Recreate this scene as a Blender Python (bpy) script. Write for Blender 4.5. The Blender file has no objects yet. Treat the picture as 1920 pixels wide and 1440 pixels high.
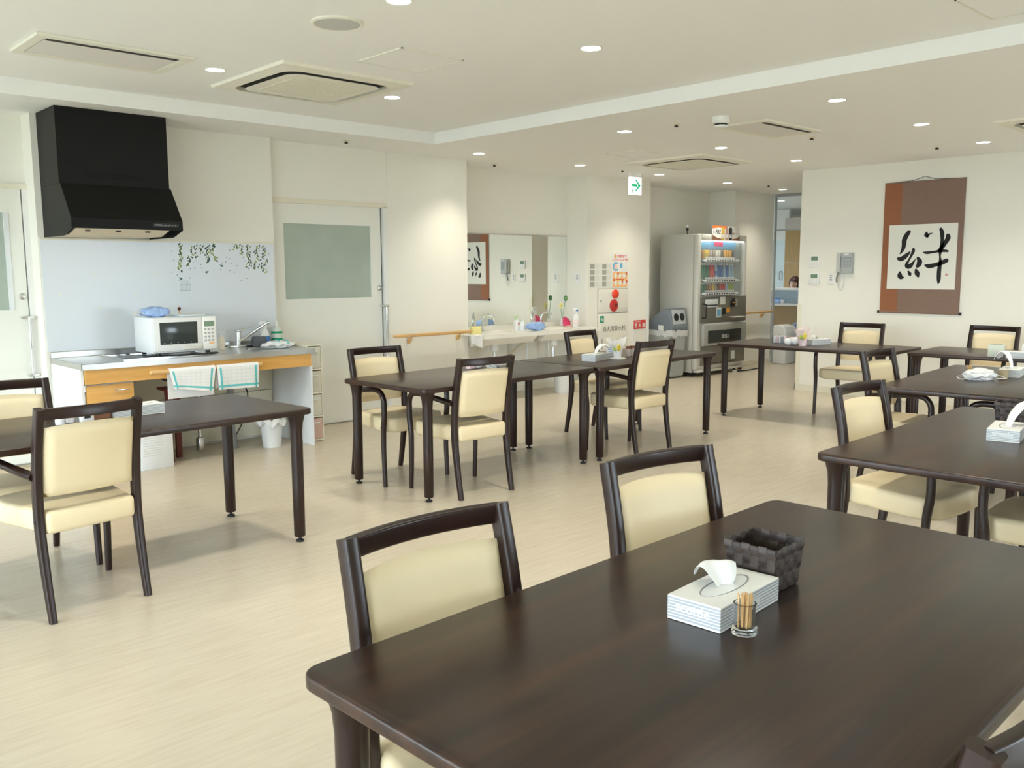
import bpy, bmesh, math, random
from mathutils import Vector, Matrix
random.seed(7)
S = bpy.context.scene
COL = S.collection
PI = math.pi

# ------------------------------------------------------------------ camera
F, PITCH, YAW, ROLL, H = 1666.6, math.radians(7.245), math.radians(46.83), math.radians(-0.274), 1.3915
FW = Vector((math.cos(YAW)*math.cos(PITCH), math.sin(YAW)*math.cos(PITCH), -math.sin(PITCH)))
_r = Vector((math.sin(YAW), -math.cos(YAW), 0)); _u = _r.cross(FW)
RT = _r*math.cos(ROLL) + _u*math.sin(ROLL); UP = -_r*math.sin(ROLL) + _u*math.cos(ROLL)
EYE = Vector((0, 0, H))
cam = bpy.data.cameras.new('camera'); cam.sensor_fit = 'HORIZONTAL'; cam.sensor_width = 36.0
cam.lens = F/1920*36; cam.clip_start = 0.02; cam.clip_end = 100
co = bpy.data.objects.new('camera', cam); COL.objects.link(co)
M = Matrix.Identity(4)
for i in range(3):
    M[i][0], M[i][1], M[i][2], M[i][3] = RT[i], UP[i], -FW[i], EYE[i]
co.matrix_world = M
S.camera = co
S.view_settings.view_transform = 'Standard'; S.view_settings.look = 'None'
S.view_settings.gamma = 1.0; S.view_settings.use_curve_mapping = False
S.view_settings.exposure = 0.62
S.cycles.use_denoising = True
S.cycles.sample_clamp_indirect = 6
S.cycles.max_bounces = 10; S.cycles.diffuse_bounces = 6; S.cycles.glossy_bounces = 4; S.cycles.transmission_bounces = 6; S.cycles.transparent_max_bounces = 8

# a photo pixel gives a direction; the plane it meets gives the place
def ray(x, y): return FW + RT*((x-960)/F) + UP*((720-y)/F)
def on_x(x, y, X): d = ray(x, y); return EYE + d*(X/d.x)
def on_y(x, y, Y): d = ray(x, y); return EYE + d*(Y/d.y)
def on_z(x, y, Z=0.0): d = ray(x, y); return EYE + d*((Z-H)/d.z)

# ------------------------------------------------------------------ world and daylight
W = bpy.data.worlds.new('sky'); S.world = W; W.use_nodes = True
bg = W.node_tree.nodes['Background']; bg.inputs[0].default_value = (0.77, 0.90, 1.0, 1); bg.inputs[1].default_value = 10.8

XW, YB = -4.0, -4.0          # window wall behind the left edge, wall behind the camera
ZC, ZT = 2.50, 2.60          # lower ceiling, raised tray
XBEAM, YSOF = 5.0, 6.3
XS, YSE = 9.46, 5.25         # scroll wall plane and its end
XG = 12.05                   # glazed screen at the end of the passage
WIN_X = [(-3.4, -1.0), (-0.5, 1.9), (2.4, 4.3), (4.8, 6.7)]       # y ranges of windows in the wall x=XW
WIN_Y = [(5.0, 7.0)]       # x ranges of windows in the wall y=YB
WZ = (0.15, 2.25)
def portal(name, loc, rot, sx, sy):
    l = bpy.data.lights.new(name, 'AREA'); l.shape = 'RECTANGLE'; l.size = sx; l.size_y = sy; l.cycles.is_portal = True
    o = bpy.data.objects.new(name, l); COL.objects.link(o); o.location = loc; o.rotation_euler = rot
for a, b in WIN_X: portal('window_daylight', (XW-0.02, (a+b)/2, sum(WZ)/2), (0, -PI/2, 0), WZ[1]-WZ[0], b-a)
for a, b in WIN_Y: portal('window_daylight', ((a+b)/2, YB-0.02, sum(WZ)/2), (PI/2, 0, 0), b-a, WZ[1]-WZ[0])
DL_W = 42.0                  # watts of each ceiling downlight
DL_C = (1.0, 0.935, 0.79)

# ------------------------------------------------------------------ materials
MATS = {}
def srgb(h):
    h = h.lstrip('#'); c = [int(h[i:i+2], 16)/255 for i in (0, 2, 4)]
    return tuple(((v+0.055)/1.055)**2.4 if v > 0.04045 else v/12.92 for v in c)
def mat(name, color, rough=0.5, metal=0.0, spec=0.5, emit=None, estr=1.0, coat=0.0, trans=0.0, alpha=1.0, noise=0.0, nscale=40, bump=0.0, bscale=200, ior=1.45, sheen=0.0):
    if name in MATS: return MATS[name]
    if isinstance(color, str): color = srgb(color)
    m = bpy.data.materials.new(name); m.use_nodes = True; nt = m.node_tree; b = nt.nodes['Principled BSDF']
    b.inputs['Base Color'].default_value = (*color, 1); b.inputs['Roughness'].default_value = rough; b.inputs['Metallic'].default_value = metal
    b.inputs['Specular IOR Level'].default_value = spec; b.inputs['IOR'].default_value = ior
    b.inputs['Coat Weight'].default_value = coat; b.inputs['Transmission Weight'].default_value = trans; b.inputs['Alpha'].default_value = alpha
    if emit: b.inputs['Emission Color'].default_value = (*emit, 1); b.inputs['Emission Strength'].default_value = estr
    if noise or bump:
        tc = nt.nodes.new('ShaderNodeTexCoord')
        if noise:
            n = nt.nodes.new('ShaderNodeTexNoise'); n.inputs['Scale'].default_value = nscale; n.inputs['Detail'].default_value = 3
            nt.links.new(tc.outputs['Object'], n.inputs['Vector'])
            mx = nt.nodes.new('ShaderNodeMix'); mx.data_type = 'RGBA'
            mx.inputs[6].default_value = (*[c*(1-noise) for c in color], 1); mx.inputs[7].default_value = (*[min(1, c*(1+noise)) for c in color], 1)
            nt.links.new(n.outputs['Fac'], mx.inputs[0]); nt.links.new(mx.outputs[2], b.inputs['Base Color'])
        if bump:
            n2 = nt.nodes.new('ShaderNodeTexNoise'); n2.inputs['Scale'].default_value = bscale; nt.links.new(tc.outputs['Object'], n2.inputs['Vector'])
            bp = nt.nodes.new('ShaderNodeBump'); bp.inputs['Strength'].default_value = bump; bp.inputs['Distance'].default_value = 0.002
            nt.links.new(n2.outputs['Fac'], bp.inputs['Height']); nt.links.new(bp.outputs['Normal'], b.inputs['Normal'])
    MATS[name] = m; return m
def grain(name, stops, stretch, rough, rvar=0.0, spec=0.5, scale=1.0, detail=5, coat=0.0):
    """streaky grain: noise squeezed across one object axis, run through a colour ramp"""
    m = bpy.data.materials.new(name); m.use_nodes = True; nt = m.node_tree; b = nt.nodes['Principled BSDF']
    tc = nt.nodes.new('ShaderNodeTexCoord'); mp = nt.nodes.new('ShaderNodeMapping'); mp.inputs['Scale'].default_value = stretch
    n = nt.nodes.new('ShaderNodeTexNoise'); n.inputs['Scale'].default_value = scale; n.inputs['Detail'].default_value = detail; n.inputs['Roughness'].default_value = 0.62
    cr = nt.nodes.new('ShaderNodeValToRGB'); els = cr.color_ramp.elements
    els[0].position, els[0].color = stops[0][0], (*stops[0][1], 1); els[1].position, els[1].color = stops[-1][0], (*stops[-1][1], 1)
    for p, c in stops[1:-1]: e = els.new(p); e.color = (*c, 1)
    nt.links.new(tc.outputs['Object'], mp.inputs[0]); nt.links.new(mp.outputs[0], n.inputs['Vector']); nt.links.new(n.outputs['Fac'], cr.inputs[0])
    nt.links.new(cr.outputs[0], b.inputs['Base Color'])
    b.inputs['Roughness'].default_value = rough; b.inputs['Specular IOR Level'].default_value = spec; b.inputs['Coat Weight'].default_value = coat
    MATS[name] = m; return m
mat('wall_paint', (0.83, 0.81, 0.735), 0.65, bump=0.15, bscale=320)
mat('ceiling_paint', (0.90, 0.90, 0.88), 0.8)
mat('white_trim', (0.80, 0.80, 0.77), 0.45)
mat('cream_trim', (0.77, 0.73, 0.60), 0.5)
grain('floor_vinyl', [(0.25, (0.51, 0.445, 0.345)), (0.5, (0.56, 0.495, 0.395)), (0.75, (0.60, 0.54, 0.435))], (4.0, 42, 42), 0.27, scale=1.0, detail=6, spec=0.45)
grain('dark_table', [(0.28, (0.013, 0.008, 0.007)), (0.5, (0.029, 0.0145, 0.010)), (0.74, (0.058, 0.026, 0.014))], (1.1, 17, 17), 0.30, scale=1.0, spec=0.36)
grain('dark_wood', [(0.3, (0.017, 0.008, 0.006)), (0.7, (0.027, 0.012, 0.009))], (8, 8, 1.5), 0.30, spec=0.40, scale=2.0)
mat('table_edge', (0.035, 0.019, 0.016), 0.38)
mat('vinyl_cream', (0.79, 0.665, 0.44), 0.42, noise=0.02, nscale=25, bump=0.08, bscale=500)
grain('honey_wood', [(0.3, (0.60, 0.31, 0.075)), (0.7, (0.71, 0.40, 0.115))], (2, 2, 22), 0.4, scale=1.5)
grain('rail_wood', [(0.3, (0.62, 0.37, 0.14)), (0.7, (0.72, 0.46, 0.20))], (1.5, 20, 20), 0.38, scale=2)
grain('cabinet_wood', [(0.3, (0.34, 0.20, 0.055)), (0.7, (0.41, 0.25, 0.075))], (1, 14, 1.5), 0.5, scale=2)
mat('steel', (0.62, 0.62, 0.60), 0.28, metal=1.0, noise=0.05, nscale=8)
mat('chrome', (0.75, 0.76, 0.77), 0.10, metal=1.0)
mat('hood_black', (0.006, 0.006, 0.005), 0.45, spec=0.22)
mat('hood_black_side', (0.012, 0.012, 0.011), 0.33)
mat('black', (0.012, 0.012, 0.012), 0.45)
mat('dark_slot', (0.035, 0.034, 0.028), 0.8)
mat('rubber', (0.02, 0.02, 0.02), 0.6)
mat('white_gloss', (0.74, 0.755, 0.76), 0.22)
mat('white_plastic', (0.82, 0.82, 0.80), 0.35)
mat('white_paper', (0.78, 0.78, 0.76), 0.7)
mat('splash_panel', (0.70, 0.74, 0.79), 0.25)
mat('frosted', (0.40, 0.46, 0.40), 0.42, noise=0.12, nscale=4, bump=0.4, bscale=300)
mat('mirror_silver', (0.90, 0.93, 0.91), 0.01, metal=1.0)
mat('lamp_disc', (1, 1, 1), 0.5, emit=(1.0, 0.97, 0.90), estr=9.0)
mat('ac_cream', (0.82, 0.80, 0.70), 0.5)
mat('ac_grille', (0.74, 0.71, 0.58), 0.6)
mat('grey_panel', (0.76, 0.74, 0.71), 0.6)
mat('sign_white', (0.95, 0.97, 0.96), 0.4, emit=(0.92, 1.0, 0.97), estr=0.45)
mat('sign_green', (0.0, 0.36, 0.17), 0.4, emit=(0.0, 0.36, 0.17), estr=0.5)
mat('green_print', (0.0, 0.30, 0.14), 0.5)
mat('red_print', (0.62, 0.05, 0.04), 0.5)
mat('red_lamp', (0.80, 0.05, 0.02), 0.25, coat=0.5)
mat('orange_print', (0.85, 0.50, 0.22), 0.6)
mat('blue_print', (0.16, 0.42, 0.66), 0.6)
mat('pink_print', (0.85, 0.55, 0.50), 0.6)
mat('grey_print', (0.38, 0.38, 0.33), 0.7)
mat('pale_print', (0.62, 0.62, 0.58), 0.7)
mat('ink', (0.012, 0.012, 0.012), 0.7)
mat('text_dark', (0.08, 0.08, 0.07), 0.6)
mat('scroll_rust', (0.30, 0.115, 0.052), 0.75, noise=0.12, nscale=60)
mat('scroll_brocade', (0.235, 0.150, 0.115), 0.75, noise=0.30, nscale=110)
mat('scroll_paper', (0.80, 0.79, 0.72), 0.8)
mat('phone_grey', (0.42, 0.44, 0.43), 0.45)
mat('lcd_green', (0.17, 0.26, 0.17), 0.3)
mat('vend_side', (0.56, 0.55, 0.50), 0.4)
mat('vend_front', (0.62, 0.61, 0.56), 0.35)
mat('vend_dark', (0.17, 0.16, 0.13), 0.35)
mat('vend_grey', (0.36, 0.36, 0.33), 0.35)
mat('vend_back', (0.36, 0.42, 0.42), 0.6)
mat('bin_grey', (0.40, 0.42, 0.41), 0.5)
mat('bin_lid', (0.17, 0.20, 0.23), 0.45)
mat('bin_face', (0.48, 0.50, 0.52), 0.35)
mat('film', (0.85, 0.86, 0.86), 0.3, alpha=0.75)
mat('blue_seat', (0.24, 0.32, 0.44), 0.6)
mat('station_blue', (0.36, 0.45, 0.52), 0.7, noise=0.35, nscale=60)
mat('pink_wrap', (0.80, 0.62, 0.62), 0.45)
mat('yellow', (0.78, 0.62, 0.08), 0.5)
mat('pale_yellow', (0.85, 0.75, 0.32), 0.6)
mat('leaf_green', (0.10, 0.28, 0.12), 0.55)
mat('lime', (0.42, 0.52, 0.10), 0.55)
mat('hot_pink', (0.70, 0.06, 0.17), 0.35)
mat('blue_bag', (0.33, 0.48, 0.80), 0.35)
mat('label_blue', (0.06, 0.20, 0.55), 0.45)
mat('clear', (0.97, 0.98, 0.98), 0.02, trans=1.0, ior=1.3)
mat('basket_brown', (0.036, 0.024, 0.021), 0.5, noise=0.25, nscale=30)
mat('basket_brown_b', (0.060, 0.043, 0.035), 0.5, noise=0.25, nscale=30)
mat('toothpick', (0.66, 0.42, 0.18), 0.7)
mat('box_silver', (0.40, 0.43, 0.46), 0.4)
mat('box_stripe', (0.70, 0.73, 0.74), 0.5)
mat('skin', (0.62, 0.40, 0.30), 0.55)
mat('hair', (0.045, 0.015, 0.012), 0.5)
mat('cloth_white', (0.80, 0.81, 0.82), 0.85)
mat('teal_stripe', (0.12, 0.52, 0.55), 0.8)
mat('grid_line', (0.62, 0.66, 0.68), 0.85)
mat('redbrown', (0.14, 0.025, 0.018), 0.5)
mat('grey_plastic', (0.20, 0.21, 0.22), 0.5)
mat('sponge_grey', (0.11, 0.12, 0.13), 0.9)
mat('pipe_grey', (0.24, 0.25, 0.25), 0.5)
mat('clear_drawer', (0.66, 0.64, 0.54), 0.3)
mat('glass_pane', (0.72, 0.80, 0.82), 0.05, alpha=0.12)
mat('vase_white', (0.85, 0.84, 0.85), 0.3)
mat('tissue', (0.80, 0.80, 0.79), 0.8)
mat('brown_box', (0.25, 0.11, 0.06), 0.6)

# ------------------------------------------------------------------ mesh helpers
def B(): return bmesh.new()
def box(bm, x0, x1, y0, y1, z0, z1, bev=0.0, seg=2):
    r = bmesh.ops.create_cube(bm, size=1.0)
    vs = r['verts']
    for v in vs: v.co = Vector(((x0+x1)/2 + v.co.x*(x1-x0), (y0+y1)/2 + v.co.y*(y1-y0), (z0+z1)/2 + v.co.z*(z1-z0)))
    if bev > 0:
        es = list({e for v in vs for e in v.link_edges})
        bmesh.ops.bevel(bm, geom=es, offset=bev, segments=seg, affect='EDGES', profile=0.5)
    return bm
def frame_of(d):
    d = d.normalized(); a = Vector((0, 0, 1)) if abs(d.z) < 0.9 else Vector((1, 0, 0))
    s = d.cross(a).normalized(); return s, s.cross(d).normalized()
def cyl(bm, p0, p1, r0, r1=None, n=14, caps=True):
    r1 = r0 if r1 is None else r1
    p0, p1 = Vector(p0), Vector(p1); s, t = frame_of(p1-p0)
    A = [bm.verts.new(p0 + (s*math.cos(2*PI*i/n) + t*math.sin(2*PI*i/n))*r0) for i in range(n)]
    C = [bm.verts.new(p1 + (s*math.cos(2*PI*i/n) + t*math.sin(2*PI*i/n))*r1) for i in range(n)]
    for i in range(n): bm.faces.new((A[i], A[(i+1) % n], C[(i+1) % n], C[i]))
    if caps: bm.faces.new(A[::-1]); bm.faces.new(C)
    return bm
def sweep(bm, pts, prof, side=None, scale=None, closed=False):
    """carry the closed 2-D profile [(a,b)] along pts; a runs along 'side', b across it"""
    pts = [Vector(p) for p in pts]; N = len(pts); rings = []
    prev = None
    for i, p in enumerate(pts):
        if closed: d = pts[(i+1) % N]-pts[i-1]
        else: d = pts[min(i+1, N-1)]-pts[max(i-1, 0)]
        d.normalize()
        if side is not None: s = Vector(side); s = (s-d*s.dot(d)).normalized()
        elif prev is None: s, _ = frame_of(d)
        else: s = (prev-d*prev.dot(d)).normalized()
        prev = s; t = s.cross(d).normalized(); k = scale[i] if scale else 1.0
        if not isinstance(k, tuple): k = (k, k)
        rings.append([bm.verts.new(p + s*(a*k[0]) + t*(b*k[1])) for a, b in prof])
    n = len(prof)
    for i in range(N if closed else N-1):
        A, C = rings[i], rings[(i+1) % N]
        for j in range(n): bm.faces.new((A[j], A[(j+1) % n], C[(j+1) % n], C[j]))
    if not closed: bm.faces.new(rings[0][::-1]); bm.faces.new(rings[-1])
    return bm
def circ(r, n=10, b=None): return [(r*math.cos(2*PI*i/n), (b or r)*math.sin(2*PI*i/n)) for i in range(n)]
def rrect(a, b, r, seg=3):
    out = []
    for cx, cy, s in ((a-r, b-r, 0), (-a+r, b-r, 1), (-a+r, -b+r, 2), (a-r, -b+r, 3)):
        for i in range(seg+1):
            t = PI/2*(s+i/seg); out.append((cx+r*math.cos(t), cy+r*math.sin(t)))
    return out
def tube(bm, pts, r, n=10, closed=False): return sweep(bm, pts, circ(r, n), closed=closed)
def lathe(bm, prof, c=(0, 0, 0), n=20):
    c = Vector(c); rings = []
    for r, z in prof:
        if r < 1e-5: rings.append([bm.verts.new(c+Vector((0, 0, z)))])
        else: rings.append([bm.verts.new(c+Vector((r*math.cos(2*PI*i/n), r*math.sin(2*PI*i/n), z))) for i in range(n)])
    for A, C in zip(rings, rings[1:]):
        for i in range(n):
            j = (i+1) % n
            if len(A) == 1 and len(C) == 1: continue
            if len(A) == 1: bm.faces.new((A[0], C[j], C[i]))
            elif len(C) == 1: bm.faces.new((A[i], A[j], C[0]))
            else: bm.faces.new((A[i], A[j], C[j], C[i]))
    for Rg, fl in ((rings[0], True), (rings[-1], False)):
        if len(Rg) > 2: bm.faces.new(Rg[::-1] if fl else Rg)
    return bm
def prism(bm, poly, lo, hi, axis='z', bev=0.0):
    f = {'z': lambda p, h: (p[0], p[1], h), 'x': lambda p, h: (h, p[0], p[1]), 'y': lambda p, h: (p[0], h, p[1])}[axis]
    A = [bm.verts.new(f(p, lo)) for p in poly]; C = [bm.verts.new(f(p, hi)) for p in poly]; n = len(poly); fs = []
    for i in range(n): fs.append(bm.faces.new((A[i], A[(i+1) % n], C[(i+1) % n], C[i])))
    fs.append(bm.faces.new(A[::-1])); fs.append(bm.faces.new(C))
    bmesh.ops.recalc_face_normals(bm, faces=fs)
    if bev > 0:
        es = list({e for v in A+C for e in v.link_edges if e.calc_face_angle(0) > 0.3})
        bmesh.ops.bevel(bm, geom=es, offset=bev, segments=3, affect='EDGES', profile=0.5)
    return bm
def ball(bm, c, r, sx=1, sy=1, sz=1, n=12):
    ret = bmesh.ops.create_uvsphere(bm, u_segments=n, v_segments=max(6, n*2//3), radius=r)
    for v in ret['verts']: v.co = Vector((c[0]+v.co.x*sx, c[1]+v.co.y*sy, c[2]+v.co.z*sz))
    return bm
def quad(bm, pts): bm.faces.new([bm.verts.new(p) for p in pts]); return bm
def sheet(bm, fn, nu, nv, thick=0.0):
    g = [[bm.verts.new(fn(i/nu, j/nv)) for j in range(nv+1)] for i in range(nu+1)]
    fs = [bm.faces.new((g[i][j], g[i+1][j], g[i+1][j+1], g[i][j+1])) for i in range(nu) for j in range(nv)]
    if thick: bmesh.ops.recalc_face_normals(bm, faces=fs); bmesh.ops.solidify(bm, geom=fs, thickness=thick)
    return bm
def link(name, bm, m, parent=None, smooth=True, ang=35):
    me = bpy.data.meshes.new(name); bmesh.ops.recalc_face_normals(bm, faces=bm.faces[:]); bm.to_mesh(me); bm.free()
    me.materials.append(MATS[m] if isinstance(m, str) else m)
    if smooth:
        me.polygons.foreach_set('use_smooth', [True]*len(me.polygons)); me.set_sharp_from_angle(angle=math.radians(ang))
    o = bpy.data.objects.new(name, me); COL.objects.link(o)
    if parent: o.parent = parent
    return o
part = link
def tag(o, label=None, cat=None, group=None, kind=None):
    if label: o['label'] = label
    if cat: o['category'] = cat
    if group: o['group'] = group
    if kind: o['kind'] = kind
    return o
def thing(name, label, cat, loc, rz=0.0, group=None):
    o = bpy.data.objects.new(name, None); COL.objects.link(o); o.empty_display_size = 0.1
    o.location = loc; o.rotation_euler = (0, 0, rz); return tag(o, label, cat, group)
def struct(name, bm, m, parent=None, label=None, smooth=False):
    o = link(name, bm, m, parent, smooth=smooth)
    if not parent: o['kind'] = 'structure'
    if label: o['label'] = label
    return o
def dup(root, loc, rz, label, group=None):
    r = root.copy(); COL.objects.link(r); r.location = loc; r.rotation_euler = (0, 0, rz); r['label'] = label
    if group: r['group'] = group
    for ch in list(root.children):
        c = ch.copy(); COL.objects.link(c); c.parent = r
        for g in ch.children:
            d = g.copy(); COL.objects.link(d); d.parent = c
    return r
def text(name, s, size, m, parent, loc, rot, ext=0.0004, align='CENTER', sx=1.0, bold=0.0):
    cu = bpy.data.curves.new(name, 'FONT'); cu.body = s; cu.size = size; cu.extrude = ext; cu.align_x = align; cu.align_y = 'CENTER'; cu.resolution_u = 2; cu.offset = bold
    t = bpy.data.objects.new(name, cu); COL.objects.link(t)
    me = bpy.data.meshes.new_from_object(t.evaluated_get(bpy.context.evaluated_depsgraph_get()))
    bpy.data.objects.remove(t); me.materials.clear(); me.materials.append(MATS[m])
    o = bpy.data.objects.new(name, me); COL.objects.link(o); o.parent = parent; o.location = loc; o.rotation_euler = rot; o.scale = (sx, 1, 1)
    return o
UPRIGHT = (PI/2, 0, 0)       # lettering on a face whose outside is local -y

# ================================================================== the room
# floor
bm = B(); box(bm, XW-0.2, 17.0, YB-0.2, 10.2, -0.12, 0.0); struct('floor', bm, 'floor_vinyl', label='pale beige wood-look vinyl floor')
bm = B(); quad(bm, [(-60, -60, -0.3), (60, -60, -0.3), (60, 60, -0.3), (-60, 60, -0.3)]); struct('ground', bm, mat('outdoor_ground', (0.22, 0.23, 0.20), 0.9), label='plain ground outside the windows')
# ceiling: lower slab with a raised tray
bm = B()
box(bm, XW-0.2, XBEAM, YB-0.2, YSOF, ZT, ZT+0.15)
box(bm, XBEAM, XG+0.1, YB-0.2, 7.9, ZC, ZT+0.15)
box(bm, XW-0.2, XBEAM, YSOF, 7.9, ZC, ZT+0.15)
struct('ceiling', bm, 'ceiling_paint', label='cream ceiling with a raised tray over the near half')
# left wall, stepping in and out
YK, YD, YCOL, YN, YH, YA, YE, YD1 = 6.92, 7.06, 7.0, 7.45, 7.12, 7.56, 7.13, 7.13
XK0, XK1, XD1, XC1, XN1, XH1, XA1 = 1.91, 3.74, 4.97, 5.95, 7.90, 9.085, 11.02
plan = [(XW-0.2, YD1), (XK0, YD1), (XK0, YK), (XK1, YK), (XK1, YD), (XD1, YD), (XD1, YCOL), (XC1, YCOL), (XC1, YN), (XN1, YN), (XN1, YH), (XH1, YH), (XH1, YA), (XA1, YA), (XA1, YE), (XG, YE), (XG, 7.9), (XW-0.2, 7.9)]
bm = B(); prism(bm, plan, 0.0, ZC)
box(bm, XK1, XD1, 7.005, YD, 1.99, ZC)
struct('wall_left', bm, 'wall_paint', label='cream wall with kitchen, washbasin and vending alcoves')
# scroll wall (solid block whose long side also bounds the passage)
bm = B(); box(bm, XS, XG, YB-0.2, YSE, 0, ZC); struct('wall_right', bm, 'wall_paint', label='cream wall carrying the hanging scroll')
# wall behind the camera and window wall
def holed(bm, axis, plane, thick, lo, hi, wins, z1):
    def bx(a, b, z0, zz):
        if axis == 'x': box(bm, plane-thick, plane, a, b, z0, zz)
        else: box(bm, a, b, plane-thick, plane, z0, zz)
    bx(lo, hi, 0, WZ[0]); bx(lo, hi, WZ[1], z1)
    e = [lo] + [v for w in wins for v in w] + [hi]
    for a, b in zip(e[0::2], e[1::2]): bx(a, b, WZ[0], WZ[1])
bm = B(); holed(bm, 'x', XW, 0.2, YB, YD1, WIN_X, ZT); struct('wall_front', bm, 'wall_paint', label='cream wall with tall windows')
bm = B(); holed(bm, 'y', YB, 0.2, XW-0.2, XS, WIN_Y, ZT); struct('wall_back', bm, 'wall_paint', label='cream wall with wide windows behind the viewer')
nwin = 0
for axis, wins in (('x', WIN_X), ('y', WIN_Y)):
    for a, b in wins:
        nwin += 1
        bm = B()
        def fb(u0, u1, z0, z1):
            if axis == 'x': box(bm, XW-0.12, XW-0.06, u0, u1, z0, z1)
            else: box(bm, u0, u1, YB-0.12, YB-0.06, z0, z1)
        for u in (a, (a+b)/2-0.025, b-0.05): fb(u, u+0.05, WZ[0], WZ[1])
        fb(a, b, WZ[0], WZ[0]+0.05); fb(a, b, WZ[1]-0.05, WZ[1])
        w = struct('window_%d' % nwin, bm, 'white_trim', label='white framed sliding window')
# skirting
bm = B()
def skirt(p, q, hgt=0.065, t=0.008):
    d = Vector((q[0]-p[0], q[1]-p[1], 0)); n = Vector((d.y, -d.x, 0)).normalized()*t
    prism(bm, [p, q, (q[0]+n.x, q[1]+n.y), (p[0]+n.x, p[1]+n.y)], 0, hgt)
skirt((XW, YD1), (0.75, YD1)); skirt((XD1, YCOL), (XC1, YCOL)); skirt((XC1, YN), (XN1, YN)); skirt((XN1, YN), (XN1, YH)); skirt((XN1, YH), (XH1, YH)); skirt((XH1, YA), (XA1, YA)); skirt((XA1, YA), (XA1, YE)); skirt((XA1, YE), (XG, YE))
struct('baseboard_left', bm, 'cream_trim')
bm = B(); box(bm, XS-0.008, XS, YB, YSE+0.008, 0, 0.075); box(bm, XS-0.008, XG, YSE, YSE+0.008, 0, 0.075); struct('baseboard_right', bm, 'cream_trim')
# corner guards
bm = B(); box(bm, XS-0.006, XS+0.05, YSE, YSE+0.006, 0.075, 1.0, 0.002); box(bm, XS-0.006, XS, YSE-0.05, YSE+0.006, 0.075, 1.0, 0.002); struct('trim_1', bm, 'cream_trim', label='cream corner guard at the end of the scroll wall')
bm = B(); box(bm, XH1-0.045, XH1+0.004, YH-0.006, YH, 0.07, 1.0, 0.002); struct('trim_2', bm, 'white_trim', label='cream corner guard beside the fire hydrant box')

# ---- doors
# door 2: sliding door with frosted window
d2 = tag(bpy.data.objects.new('door_2', None), 'cream sliding door with a frosted window', None, None, 'structure'); COL.objects.link(d2); d2.location = (XK1, 7.03, 0)
def yx(x, y): p = on_y(x, y, 7.03); return p.x-XK1, p.z
a, b = yx(531, 418), yx(697, 557)
wx0, wx1, wz0, wz1 = a[0], b[0], b[1], a[1]; dw = 1.165
bm = B()
box(bm, 0.012, wx0, 0, 0.035, 0.012, 1.985); box(bm, wx1, dw, 0, 0.035, 0.012, 1.985); box(bm, wx0, wx1, 0, 0.035, 0.012, wz0); box(bm, wx0, wx1, 0, 0.035, wz1, 1.985)
part('leaf', bm, mat('door_paint', (0.80, 0.80, 0.74), 0.4), d2, smooth=False)
bm = B(); box(bm, wx0, wx1, 0.012, 0.02, wz0, wz1); part('pane', bm, 'frosted', d2, smooth=False)
bm = B(); box(bm, dw+0.016, XD1-XK1, -0.03, 0.03, 0, 1.99); part('jamb', bm, 'white_trim', d2, smooth=False)
bm = B(); box(bm, dw, dw+0.014, 0.012, 0.03, 0, 1.985); part('gap', bm, 'dark_slot', d2, smooth=False)
bm = B(); box(bm, 0, XD1-XK1, -0.03, 0.0, 1.985, 2.03); part('head_rail', bm, 'cream_trim', d2, smooth=False)
bm = B(); lathe(bm, [(0, 0), (0.026, 0), (0.024, 0.008), (0.014, 0.012), (0, 0.012)]); o = part('lock', bm, 'steel', d2); o.rotation_euler = (PI/2, 0, 0); o.location = (yx(712, 540)[0], 0, 1.238)
bm = B(); hx = yx(720, 570)[0]
tube(bm, [(hx, -0.045, 1.06), (hx, -0.045, 0.20)], 0.011, 12); box(bm, hx-0.05, hx+0.025, -0.05, 0.0, 1.06, 1.08, 0.004); box(bm, hx-0.012, hx+0.025, -0.05, 0.0, 0.18, 0.20, 0.004)
part('pull_bar', bm, 'chrome', d2)
# door 1: far left, window and pull bar
d1 = tag(bpy.data.objects.new('door_1', None), 'cream sliding door with a tall frosted window at the kitchen', None, None, 'structure'); COL.objects.link(d1); d1.location = (0.75, 7.10, 0)
def d1x(x, y): p = on_y(x, y, 7.10); return p.x-0.75, p.z
pxr, pz1 = d1x(2, 395)[0]+0.01, d1x(2, 398)[1]; pz0 = d1x(8, 582)[1]; dr1 = XK0-0.75-0.045
bm = B()
box(bm, 0, 0.40, 0, 0.028, 0.012, 1.985); box(bm, pxr+0.03, dr1, 0, 0.028, 0.012, 1.985); box(bm, 0.40, pxr+0.03, 0, 0.028, 0.012, pz0); box(bm, 0.40, pxr+0.03, 0, 0.028, pz1, 1.985)
part('leaf', bm, 'door_paint', d1, smooth=False)
bm = B(); box(bm, 0.40, pxr+0.03, 0.016, 0.024, pz0, pz1); part('pane', bm, 'frosted', d1, smooth=False)
bm = B(); box(bm, pxr, pxr+0.03, -0.006, 0.016, pz0, pz1); part('pane_bead', bm, 'white_gloss', d1, smooth=False)
bm = B(); box(bm, dr1+0.008, XK0-0.75, -0.012, 0.028, 0, 1.985); part('jamb', bm, 'white_trim', d1, smooth=False)
bm = B(); box(bm, -0.05, XK0-0.75, -0.014, 0.028, 1.985, 2.02); part('head_rail', bm, 'cream_trim', d1, smooth=False)
bm = B(); lathe(bm, [(0, 0), (0.026, 0), (0.024, 0.008), (0.014, 0.012), (0, 0.012)]); o = part('lock', bm, 'steel', d1); o.rotation_euler = (PI/2, 0, 0); lx = d1x(43, 556); o.location = (lx[0], 0, lx[1])
bm = B(); t_ = d1x(52, 596); b_ = d1x(58, 700)
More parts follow.
